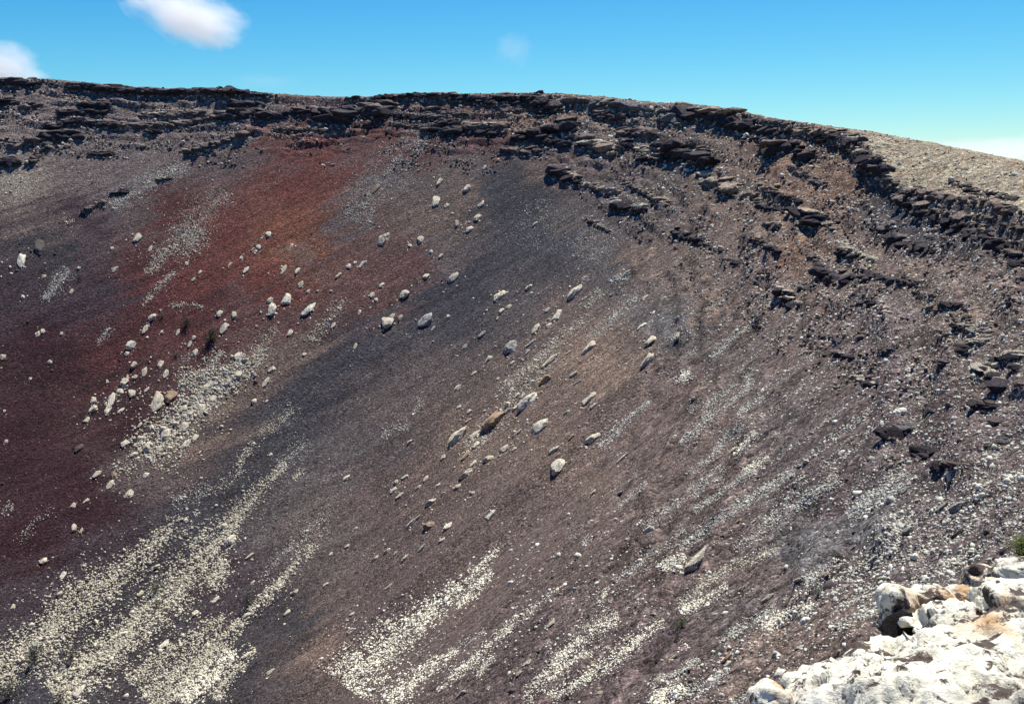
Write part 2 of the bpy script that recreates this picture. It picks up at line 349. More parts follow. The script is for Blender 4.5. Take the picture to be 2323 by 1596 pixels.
m_fore = lichen('white_lichen_rock', .60); m_oran = lichen('orange_lichen_rock', .525)

# ------------------------------------------------------------------ helpers for things
dg = bpy.context.evaluated_depsgraph_get()
bvh = BVHTree.FromObject(wall, dg)
ORI = Vector((0, 0, 0))
def hit(x, y):
    d = Vector(ray(x, y)).normalized()
    return bvh.ray_cast(ORI, d, 3000)
def hit_near(x, y):
    for k in range(40):
        p, n, i, t = hit(x, y+k*3)
        if p is not None: return p, n, t
    return None, None, None
def put(name, me, parent=None, mat=None):
    o = bpy.data.objects.new(name, me); col.objects.link(o)
    if parent: o.parent = parent
    return o
def tag(o, label=None, cat=None, group=None, kind=None):
    if label: o['label'] = label
    if cat: o['category'] = cat
    if group: o['group'] = group
    if kind: o['kind'] = kind
    return o
def ico(sub):
    bm = bmesh.new(); bmesh.ops.create_icosphere(bm, subdivisions=sub, radius=1)
    v = np.array([x.co[:] for x in bm.verts]); f = np.array([[x.index for x in p.verts] for p in bm.faces]); bm.free(); return v, f
ICO = {s: ico(s) for s in (1, 2, 3, 4, 5)}
def rockverts(v, seed, style):
    r = np.random.default_rng(seed); o = r.uniform(-50, 50, 3)
    p = v.copy()
    rad = 1+.42*fbm(p[:, 0]*1.1+o[0], p[:, 1]*1.1+o[1], p[:, 2]*1.1+o[2], 2)
    if style == 'slab': rad += .16*fbm(p[:, 0]*2.7+o[1], p[:, 1]*2.7+o[2], p[:, 2]*2.7+o[0], 4)
    if style == 'crag':
        pts = r.normal(size=(26, 3)); pts /= np.linalg.norm(pts, axis=1)[:, None]
        d = np.sqrt(((p[:, None]-pts[None])**2).sum(-1)).min(1); rad += .16*(1-d/.6)
        rad += .26*fbm(p[:, 0]*2.8+o[1], p[:, 1]*3.5+o[2], p[:, 2]*3.5+o[0], 4)
    p = p*rad[:, None]
    if style in ('slab', 'crag'):
        for _ in range(14 if style == 'slab' else 5):
            n = r.normal(size=3); n /= np.linalg.norm(n); d = r.uniform(.45, .80) if style == 'slab' else r.uniform(.55, .85); t = p@n-d; p -= n*(np.clip(t, 0, None)*.93)[:, None]
    if style == 'slab': p += (v*(.20*fbm(p[:, 0]*2.6+o[0], p[:, 1]*2.6, p[:, 2]*2.6, 4))[:, None])
    return p/np.abs(p).max(0)
def tomesh(name, v, f, mat, smooth=True):
    me = bpy.data.meshes.new(name); me.from_pydata(v.tolist(), [], f.tolist()); me.materials.append(mat)
    if smooth: me.polygons.foreach_set('use_smooth', np.ones(len(me.polygons), bool))
    me.update(); return me
SLAB = [tomesh('boulder', rockverts(ICO[4][0], 100+i, 'slab'), ICO[4][1], m_pale) for i in range(16)]
SLABO = SLAB
CRAG = [tomesh('block', rockverts(ICO[4][0], 200+i, 'crag'), ICO[4][1], m_crag) for i in range(16)]

def frame_down(n):
    n = n.normalized(); dn = Vector((0, 0, -1)); dn = (dn-n*dn.dot(n)).normalized(); return dn, n.cross(dn).normalized(), n

# ------------------------------------------------------------------ boulders
TONE = dict(cream=(.70, .64, .48), grey=(.46, .46, .40), white=(.80, .76, .60), ochre=(.46, .33, .21), dark=(.11, .095, .09), brown=(.30, .23, .17))
ZONES = {
 'redtop': 'small pale stone lying alone on the bright red ash near the top',
 'redlow': 'small pale stone scattered on the dark maroon ash at far left',
 'rededge': 'small cream stone strung along the edge between red ash and grey ash',
 'field': 'cream stone in the crowded boulder field below the red ash',
 'mid': 'small pale stone dotted on the grey ash in the middle of the slope',
 'trail': 'small cream stone in the boulder trail running down the middle slope',
 'top': 'small pale stone high on the slope under the rim crags',
 'lowleft': 'larger pale stone in the broad rubble bands at bottom left',
 'lowmid': 'small pale stone on the bare brown ash at bottom centre',
 'right': 'pale stone among the grey rubble lines of the right-hand slope'}
def boulder(n, x, y, w, h, tone, label, group=None, seed=0):
    r = random.Random(seed*977+int(x)+int(y)*3)
    X, Y = Z(n, x, y); p, nn, t, fi_ = None, None, None, 0
    for k_ in range(40):
        vd = Vector(ray(X, Y+k_*3)).normalized(); p, nn, fi_, t = bvh.ray_cast(ORI, vd, 3000)
        if p is not None: break
    if p is None: return None
    k = ZK*t/F; W, H = w*k, h*k
    ci, ri = min(fi_//(NQ-1), NC-1), fi_ % (NQ-1)                 # normal of the slope at large, not of one bump
    ca, cb, ra, rb = (ci-9) % NC, (ci+9) % NC, max(ri-6, 0), min(ri+6, NQ-1)
    ta = Vector((PX[cb, ri]-PX[ca, ri], PY[cb, ri]-PY[ca, ri], Zbase[cb, ri]-Zbase[ca, ri])); tb = Vector((PX[ci, rb]-PX[ci, ra], PY[ci, rb]-PY[ci, ra], Zbase[ci, rb]-Zbase[ci, ra]))
    nn = ta.cross(tb).normalized(); nn = nn if nn.z > 0 else -nn
    cosv = abs(vd.dot(nn))
    dn, sd, up = frame_down(nn)
    o = put('boulder', SLAB[r.randrange(len(SLAB))])
    a = r.uniform(-.45, .45); ax = dn*math.cos(a)+sd*math.sin(a); ay = up.cross(ax)
    o.rotation_mode = 'QUATERNION'; o.rotation_quaternion = Matrix((ax, ay, up)).transposed().to_quaternion()
    L = max(W, H)*.64; sh = min(W, H)*.58; hh = sh*(r.uniform(.34, .52)+.16*(1-cosv))
    o.scale = (L, sh, hh); o.location = p+up*hh*.22
    f = r.uniform(.9, 1.08); o.color = (*[c*f for c in TONE[tone]], 1)
    return tag(o, label, 'boulder', group)
BOULDERS = '''5 290 50 85 70 cream|blocky cream boulder sitting alone on the dark slope below the rim
5 535 50 60 45 cream|cream boulder right of the blocky one, a smaller stone at its left
5 755 305 80 50 cream|lone slanting cream slab on the blue grey ash, upper middle slope
5 430 420 70 70 cream|cream boulder at the foot of a tan streak, yellowish plants on its left
5 320 605 80 85 cream|pale knobbly boulder with small stones at its upper corner, left of the mottled grey rock
5 565 590 110 100 grey|mottled grey green rock with a white tip on the blue grey ash
5 1060 430 110 75 cream|long cream boulder with dark shaded lower end, left of the dark blot
5 1255 370 60 46 cream|small waisted cream boulder just above the dark blot on grey ash
5 1560 405 165 85 cream|longest slanting pale slab on the upper middle slope
5 1140 760 115 120 grey|large flat speckled grey boulder standing upright in the middle slope
5 990 845 50 65 cream|cream boulder just left and below the large speckled one
5 1300 645 65 80 cream|cream boulder among rubble up the slope from the speckled boulder
5 1450 560 110 60 cream|pale ragged boulder below the longest slanting slab
5 1665 765 120 85 cream|flat cream boulder at the head of the tan ash scar
5 2005 630 75 45 white|smooth oval pale boulder on a pale grey ash patch
5 2070 730 75 80 cream|cream boulder of two lumps above the long tilted one at middle right
5 2050 850 130 80 cream|long tilted cream boulder with black shaded upper end at middle right
5 2250 690 90 60 cream|slender cream slab right of the two lumped boulder
5 785 1032 60 48 white|white hooked stone alone on the olive grey ash
5 890 940 45 28 cream|small flat cream stone above the white hooked stone
5 1400 860 110 70 cream|elongated cream rock at the top of the boulder trail
5 1370 985 85 85 ochre|orange brown blocky boulder in the middle of the boulder trail
5 1250 1130 160 110 white|big white broken boulder in the boulder trail, below the orange brown one
5 1015 1270 180 140 ochre|largest orange brown boulder at the foot of the boulder trail
5 790 1360 150 100 cream|big cream boulder with jagged lower edge left of the largest orange boulder
5 895 1355 85 50 cream|cream boulder wedged between the jagged boulder and the largest orange one
5 1335 1300 110 115 white|big white rounded boulder standing clear on brown ash right of the trail
5 1655 1120 120 75 cream|long cream boulder with a stone against its lower side, right of the trail
5 1685 1160 50 38 cream|stone leaning on the lower side of the long cream boulder
5 1510 1200 46 32 cream|small cream stone left of the long boulder with the leaning stone
5 1560 945 58 36 cream|small cream slab beside the tan ash scar
5 1540 1360 40 58 brown|small brownish stone with a dark side under the big white boulder
5 1675 1375 120 70 cream|pair-shaped cream boulder left of a thin line of rubble
5 1425 1450 48 72 cream|upright cream stone above the big white boulder at lower middle
5 1448 1560 110 130 white|big white boulder with a pointed foot on the lower middle slope
5 1880 1505 95 55 cream|cream loaf shaped boulder alone on brown ash, lower middle right
5 1095 1445 62 60 cream|cream boulder with a black shadow under its right side, below the trail
5 985 1510 66 78 cream|squat cream boulder below the trail, left of the shadowed one
5 840 1490 80 50 ochre|orange cream slab at the lower left end of the trail
5 690 1495 46 46 cream|cream stone alone at the left below the jagged boulder
5 885 1545 62 40 cream|small cream slab under the orange cream slab
5 1915 275 80 50 cream|slanting cream slab below a tan patch, highest on the middle right slope
5 2250 570 60 35 cream|small cream slab right of the smooth oval boulder
5 2030 440 48 38 cream|top
5 720 560 25 25 white|mid
5 100 760 45 28 cream|mid
5 60 230 35 36 white|rededge
5 150 215 60 34 white|rededge
5 100 205 26 26 white|rededge
5 465 90 34 26 cream|top
5 605 130 36 30 cream|top
5 675 160 36 30 cream|top
5 1075 525 50 32 cream|mid
5 1125 500 40 36 cream|mid
5 215 420 48 34 cream|rededge
5 240 450 34 26 cream|rededge
5 130 530 40 24 cream|rededge
5 350 560 40 34 cream|mid
5 400 570 52 28 grey|mid
5 620 640 36 22 cream|mid
5 575 295 44 40 cream|mid
5 280 355 36 40 cream|rededge
5 1050 575 28 20 cream|mid
5 1380 520 30 40 cream|trail
5 1390 625 44 40 cream|trail
5 1270 740 80 36 grey|trail
5 1250 795 48 30 grey|trail
5 1145 870 40 22 cream|mid
5 830 760 60 34 grey|mid
5 950 680 50 44 grey|mid
5 1495 885 36 26 cream|trail
5 1525 800 40 22 cream|trail
5 1265 985 50 30 cream|trail
5 1100 995 30 28 cream|trail
5 1140 1050 36 30 cream|trail
5 1050 975 26 28 cream|trail
5 1040 1095 26 22 cream|trail
5 1180 1085 50 36 cream|trail
5 1170 1170 40 50 cream|trail
5 1120 1190 48 40 cream|trail
5 860 1190 36 36 cream|trail
5 855 1255 40 28 cream|trail
5 790 1165 36 28 white|trail
5 905 1420 60 50 cream|trail
5 465 1395 36 30 cream|mid
5 1580 1000 60 22 grey|trail
5 1160 1445 30 40 cream|trail
5 1185 1335 70 30 cream|trail
5 1600 485 30 26 grey|trail
5 1810 415 34 30 grey|trail
2 860 1262 62 46 cream|oval cream boulder with a black lower edge, below two rocks near the top
2 915 1185 72 50 cream|pale three pronged boulder just above the oval one near the top
2 935 1095 42 44 cream|upright cream boulder at the top of a short column of boulders
2 850 990 55 50 cream|round cream boulder with a dark side, high under the rim crags
2 665 945 60 36 cream|cream slab highest of the loose boulders, left of the round one
2 640 1075 90 50 cream|ragged cream boulder at the head of a tan scree fan near the top
2 710 1100 40 36 cream|top
2 780 1220 60 30 grey|top
2 960 850 36 30 cream|top
2 1270 765 26 26 cream|top
2 240 985 90 40 brown|long dull brown slab at the right edge of the red ash
2 320 600 36 50 dark|small dark pillar of rock at the top of the red ash
2 490 760 40 34 dark|top
2 1300 1225 40 30 grey|top
4 140 185 110 46 white|white wedge of rock at far left below a dark shaded crag
4 1640 252 46 36 white|pale cube shaped boulder on the brightest red ash
4 1785 15 46 36 white|pale boulder at the top of the orange ash
4 1810 522 110 60 white|square white boulder of a pair on the brown slope right of the red ash
4 1912 450 90 60 white|slanted white boulder above the square white one
4 1795 455 42 34 cream|small cream stone left of the slanted white boulder
4 2050 525 120 60 white|winged white boulder with a deep black shadow below it
4 2220 620 40 32 white|white stone right of the winged boulder
4 1460 545 60 38 cream|cream slab at the right edge of the maroon ash
4 1010 570 50 60 cream|upright cream boulder in the line down the maroon ash
4 970 645 60 36 cream|cream slab below the upright boulder in the line down the maroon ash
4 1490 635 90 50 cream|broken cream rocks right of the bigger bush
4 870 755 56 56 white|bright boulder with a black shadow, a smaller stone at its foot
4 843 808 30 34 white|smaller stone at the foot of the bright shadowed boulder
4 1265 745 50 26 cream|flat cream stone under the bigger bush
4 960 930 62 34 cream|oval cream stone, largest on the maroon ash above the boulder field
4 1100 945 60 40 cream|cream stone upper left of the boulder field, right of the oval one
4 1040 1140 125 85 cream|large pale boulder with a long black shadow under its lower edge
4 1140 1095 90 62 ochre|smooth orange tinted oval boulder leaning on the large pale one
4 1370 1040 76 52 cream|flat boulder with a deep black hollow below in the boulder field
4 745 1120 110 48 white|long diagonal white rock left of the boulder field
4 1225 1290 80 58 cream|boulder with shaded right end in the lower boulder field
4 1240 1405 95 46 white|bright cream slab at the lower right of the boulder field
4 985 1425 80 64 cream|knobbly boulder at the lower left of the boulder field
4 830 1410 48 62 cream|upright boulder left of the knobbly one in the lower field
4 890 1480 50 44 cream|boulder under the upright one at the field's lower left corner
4 1810 915 48 50 cream|pale boulder with dark underside at the upper right of the field
4 1585 830 60 50 white|white boulder with a dark notch at the top right of the field
4 525 1440 72 42 dark|lone dark boulder on the maroon ash at lower left
4 265 100 120 50 dark|dark shaded crag with a pale top above the white wedge at far left
4 915 40 40 62 cream|tall cream boulder on the purple ash left of the red
4 1000 112 44 20 cream|redtop
4 745 110 26 24 cream|redtop
4 765 250 42 28 cream|redtop
4 1240 208 34 22 cream|redtop
4 1530 215 34 18 cream|redtop
4 1330 268 30 18 cream|redtop
4 1285 315 30 24 cream|redtop
4 1605 172 26 20 cream|redtop
4 1720 100 40 30 cream|redtop
4 1940 90 40 22 cream|redtop
4 250 680 34 30 cream|redlow
4 285 660 30 24 cream|redlow
4 150 430 38 24 white|redlow
4 15 830 40 38 cream|redlow
4 330 862 34 30 cream|redlow
4 290 295 30 28 cream|redlow
4 200 975 24 20 cream|redlow
4 410 675 24 18 cream|redlow
4 40 1390 26 22 cream|redlow
4 30 1190 20 18 cream|redlow
4 525 240 26 20 grey|redlow
4 475 395 34 20 cream|redlow
4 1075 665 30 20 cream|rededge
4 1185 665 46 24 cream|rededge
4 1290 705 30 36 cream|rededge
4 895 885 40 42 cream|rededge
4 1070 880 62 34 cream|rededge
4 905 965 30 30 cream|rededge
4 975 1048 40 28 cream|rededge
4 715 995 30 18 cream|rededge
4 1300 800 50 32 cream|rededge
4 1890 250 70 36 cream|rededge
4 1980 260 50 30 cream|rededge
4 2000 350 44 36 cream|rededge
4 2050 395 26 24 cream|rededge
4 1560 550 50 36 cream|rededge
4 830 1000 44 60 cream|field
4 800 1060 46 40 cream|field
4 625 1120 50 36 cream|field
4 622 1175 60 48 cream|field
4 720 1185 80 36 cream|field
4 880 1075 60 42 cream|field
4 800 1190 60 28 cream|field
4 580 1252 44 36 cream|field
4 1050 1085 60 40 cream|field
4 1410 1010 60 40 cream|field
4 1340 1170 80 46 cream|field
4 1220 1180 60 50 cream|field
4 1100 1340 100 60 cream|field
4 1060 1440 60 46 cream|field
4 1300 1370 60 36 cream|field
4 1010 1300 60 40 cream|field
4 930 1285 44 24 cream|field
4 1590 950 60 46 cream|field
4 1520 1000 50 40 cream|field
4 1420 1110 60 36 cream|field
4 1765 1000 70 40 cream|field
4 1930 672 48 34 cream|rededge
4 2025 815 30 30 cream|rededge
4 1775 1125 22 20 cream|mid
4 2255 290 50 30 cream|rededge
4 1330 1465 26 16 cream|mid
4 1800 1480 26 22 cream|mid
7 1540 500 76 84 white|big round white boulder at the head of the wide left rubble band
7 755 72 70 40 brown|brownish boulder with a dark lower side at the end of the boulder field
7 860 198 80 56 cream|knobbly boulder with black foot, lowest of the boulder field
7 730 140 60 46 cream|cream boulder above the knobbly lowest one
7 650 70 50 44 cream|slanting cream stone left of the brownish boulder
7 970 75 40 44 white|pointed white stone right of the brownish boulder
7 290 650 46 48 cream|pale boulder alone on the dark ash at far lower left
7 420 745 62 30 white|flat angular white stone alone on dark ash, right of a tan streak
7 525 1522 84 56 white|large flat white slab in the rubble near the bottom left edge
7 1090 1205 60 46 white|white slab between the two wide rubble bands at bottom left
7 1300 995 46 42 cream|boulder with a shaded foot on bare ash between rubble bands
7 1435 905 50 46 white|white twin stone on bare ash right of the widest rubble band
7 490 280 36 34 cream|lowleft
7 575 246 40 28 cream|lowleft
7 495 425 50 34 cream|lowleft
7 540 445 42 18 cream|lowleft
7 1665 612 52 30 cream|lowmid
7 1680 790 40 22 cream|lowmid
7 1960 855 54 40 cream|lowmid
7 1910 992 46 38 cream|lowmid
7 2165 805 40 32 cream|lowmid
7 1800 1385 52 34 cream|lowmid
7 2200 600 30 20 cream|lowmid
7 935 865 40 30 cream|lowleft
7 1640 1280 64 42 white|lowleft
7 1645 1005 50 36 white|lowleft
7 960 1555 40 30 white|lowleft
7 800 1140 36 28 cream|lowleft
7 640 1215 50 34 brown|lowleft
7 90 950 34 26 cream|lowleft
8 1000 345 84 50 white|white waisted boulder with a dark foot on plain brown ash
8 1250 1322 84 56 cream|cream boulder with a black shadow, a smaller one at its lower left
8 1190 1390 52 36 cream|smaller shadowed boulder at the lower left of another, bottom centre
8 810 1530 72 46 cream|cream boulder at the bottom edge between two rubble lines
8 75 1112 70 54 cream|grooved cream boulder below a tan streak at bottom centre left
8 310 1060 42 46 white|pointed white stone right of the grooved boulder
8 430 632 62 40 cream|cream boulder with a dark lower rim, left end of the brown slope
8 720 420 66 62 white|white wedge boulder right of the lumpy brown one
8 590 415 100 80 brown|lumpy brown boulder with dark hollows left of the white wedge
8 490 385 110 42 cream|long cream rock pointing down to a round stone, left of the lumpy brown one
8 600 260 80 70 cream|tall cream boulder on a heap of rubble below the trail
8 840 72 110 76 cream|big cream boulder with a black gap under it, below the trail
8 780 155 56 46 cream|cream stone below the big boulder with the black gap
8 355 178 60 42 white|white boulder in a cluster of four left of the trail's foot
8 400 212 52 44 cream|lowest boulder in the cluster of four left of the trail's foot
8 435 90 46 40 cream|upper boulder in the cluster of four left of the trail's foot
8 375 120 40 38 cream|middle boulder in the cluster of four left of the trail's foot
8 1400 1070 64 42 cream|cream boulder with a dark patch on bare ash between rubble lines
8 1715 935 54 48 white|bright stone at the head of a bluish ash smear
8 1130 535 30 24 cream|lowmid
8 80 1000 30 40 cream|lowmid
8 315 580 48 38 cream|lowmid
8 235 630 62 40 cream|lowmid
8 370 595 30 36 cream|lowmid
8 680 510 50 36 cream|lowmid
8 690 200 42 36 cream|trail
8 655 142 34 28 cream|trail
8 570 100 56 36 cream|trail
8 520 160 48 32 cream|trail
8 45 95 50 40 cream|lowmid
8 880 195 40 36 cream|trail
8 330 815 44 38 cream|lowmid
8 1230 365 26 22 white|lowmid
8 990 1490 32 42 white|lowmid
8 105 430 28 24 cream|lowmid
8 50 545 40 30 cream|lowmid
8 575 1210 34 30 cream|lowmid
8 60 1218 30 20 cream|lowmid
8 545 560 60 44 grey|lowmid
8 2110 1440 50 40 cream|right
8 1980 880 52 34 cream|right
8 1725 1525 44 40 cream|right
8 1920 1160 48 38 cream|right
8 1680 1330 66 46 cream|right
8 1685 195 46 40 cream|right
8 1860 195 46 36 grey|right
8 2075 1000 42 26 cream|right
8 2220 1290 60 36 cream|right
9 140 640 200 125 cream|biggest loaf shaped cream boulder of the right-hand slope, dark under its lower edge
9 1295 632 86 56 white|smooth white boulder on pale ash above the foreground rocks
9 590 895 76 60 cream|triangular cream stone with a dark lower tip, right-hand slope
9 415 830 40 46 cream|small upright cream stone left of the triangular one
9 310 1300 84 50 ochre|orange tinted pale slab low on the right-hand slope
9 800 1222 60 36 white|white stone just above the foreground rock's left end
9 1860 285 105 80 grey|rounded grey boulder with a dark hollow near the right edge
9 1740 290 80 56 grey|pale grey boulder left of the rounded one with the hollow
9 1865 455 100 50 dark|tilted dark slab with an orange corner near the right edge
9 1500 460 90 66 grey|pale lumpy grey rock left of the tilted dark slab
9 380 385 40 38 ochre|small orange stone in the upper rubble lines at right
9 1105 890 54 42 cream|cream stone beside the grey bush above the foreground rocks
9 490 385 42 36 cream|right
9 610 395 44 34 cream|right
9 1570 690 56 30 grey|right
9 280 1465 52 28 grey|right
9 1320 690 60 30 cream|right
9 1150 560 44 30 grey|right
9 1300 540 40 24 cream|right
9 960 740 60 46 cream|right
9 780 775 56 40 cream|right
9 790 965 90 36 cream|right
9 1490 180 60 46 grey|right
9 1570 245 46 34 cream|right
9 50 1370 50 34 grey|right
6 995 1350 72 24 white|flat white slab lying level on the right-hand slope
6 1460 1532 52 26 white|right
6 1395 1552 64 28 cream|right
6 350 1460 60 70 cream|right
6 2040 1105 86 40 ochre|orange cream slab under the right rim, above dark crags
6 820 800 24 22 cream|right
6 1250 670 30 26 white|right
6 815 545 36 28 white|right'''
rows = []
for ln in BOULDERS.split('\n'):
    d, lab = ln.split('|'); d = d.split(); v = list(map(float, d[1:5])); X, Y = Z(int(d[0]), v[0], v[1]); rows.append((int(d[0]), v, d[5], lab, X, Y))
MARKS = [(X, Y, lab.split(',')[0]) for (_, _, _, lab, X, Y) in rows if lab not in ZONES and len(lab.split(',')[0].split()) <= 10]
DIRS = ['right of', 'lower right of', 'below', 'lower left of', 'left of', 'upper left of', 'above', 'upper right of']
seen = set()
for nb, (z_, v, tone, lab, X, Y) in enumerate(rows):
    if lab not in ZONES: boulder(z_, *v, tone, lab, 'loose boulders on the crater slope', nb); continue
    near_ = sorted(MARKS, key=lambda m: (m[0]-X)**2+(m[1]-Y)**2)[:14]; size = 'small' if max(v[2:]) < 42 else 'medium'
    opts = []
    for mx, my, nm in near_:
        if len(nm.split()) > 9: continue
        dr = DIRS[int(round(math.atan2(Y-my, X-mx)/(math.pi/4))) % 8]
        opts.append('%s %s stone %s the %s' % (size, tone, dr, nm))
    opts = [t for t in opts if len(t.split()) <= 16] or [ZONES[lab]]
    text = next((t for t in opts if t not in seen), opts[0]); seen.add(text)
    boulder(z_, *v, tone, text, ZONES[lab].replace('small ', '').replace('stone', 'stones', 1), nb)
print('boulders', nb)

# ------------------------------------------------------------------ rock outcrops
OT = dict(dark=(.060, .053, .060), mid=(.19, .155, .14), tan=(.36, .29, .22), grey=(.20, .19, .185), pale=(.52, .47, .37))  # dark: albedo lowered so faces, slots and hollows read as black shade
NEARBY = []
def outcrop(n, pts, th, tone, label, cap=None, seed=0):
    r = random.Random(seed*131+5)
    P = [];
    for x, y in pts:
        X, Y = Z(n, x, y); p, nn, t = hit_near(X, Y)
        if p is None: return
        P.append((X, Y))
    # walk along the line in small steps
    P = np.array(P); L = np.concatenate([[0], np.cumsum(np.hypot(*np.diff(P, axis=0).T))]) if len(P) > 1 else np.array([0.])
    H = th*ZK*(1.12 if th > 60 and n == 3 else 1.0); step = H*.52; m = max(1, int(round(L[-1]/step))+1)
    root = None
    for i in range(m):
        f = L[-1]*i/max(1, m-1) if m > 1 else 0
        X = np.interp(f, L, P[:, 0]) if m > 1 else P[0, 0]; Y = np.interp(f, L, P[:, 1]) if m > 1 else P[0, 1]
        NEARBY.append((X, Y, H, cap or tone))
        tx, ty = (np.interp(f+2, L, P[:, 0])-np.interp(f-2, L, P[:, 0]), np.interp(f+2, L, P[:, 1])-np.interp(f-2, L, P[:, 1])) if m > 1 else (1, 0)
        for j in range(3 if H > 8 else 2):
            x = X+r.uniform(-.45, .45)*H; y = Y+r.uniform(-.22, .18)*H+(-.32*H if j == 1 else .10*H)+(r.uniform(.1, .5)*H if j == 2 else 0)
            p, nn, t = hit_near(x, y)
            if p is None: continue
            p2, _, _ = hit_near(x+tx*2, y+ty*2)
            yaw = math.atan2(p2.y-p.y, p2.x-p.x) if p2 is not None and (p2-p).length < t*.2 else 0
            if root is None:
                root = bpy.data.objects.new('outcrop', None); col.objects.link(root); root.location = p
                root.empty_display_size = .5; tag(root, label, 'rock outcrop', 'lava rock outcrops on the crater wall')
            k = t/F; s = H*k*(.50, .42, .17)[j]*math.exp(r.gauss(0, .20))
            o = put(('block', 'crest_block', 'foot_stone')[j], CRAG[r.randrange(len(CRAG))], root)
            o.location = p-root.location+Vector((0, 0, s*.05))
            o.rotation_euler = (r.uniform(-.14, .14), r.uniform(-.12, .12), yaw+r.uniform(-.35, .35)+(math.pi if r.random() < .5 else 0))
            o.scale = (s*r.uniform(1.4, 2.5), s*r.uniform(1.0, 1.5), s*(.66, .38, .6)[j]*r.uniform(.85, 1.35))
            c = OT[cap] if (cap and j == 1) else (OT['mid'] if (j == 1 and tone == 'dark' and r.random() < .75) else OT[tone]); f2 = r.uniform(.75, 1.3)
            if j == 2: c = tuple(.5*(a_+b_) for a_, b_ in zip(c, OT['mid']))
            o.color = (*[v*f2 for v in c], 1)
    return root
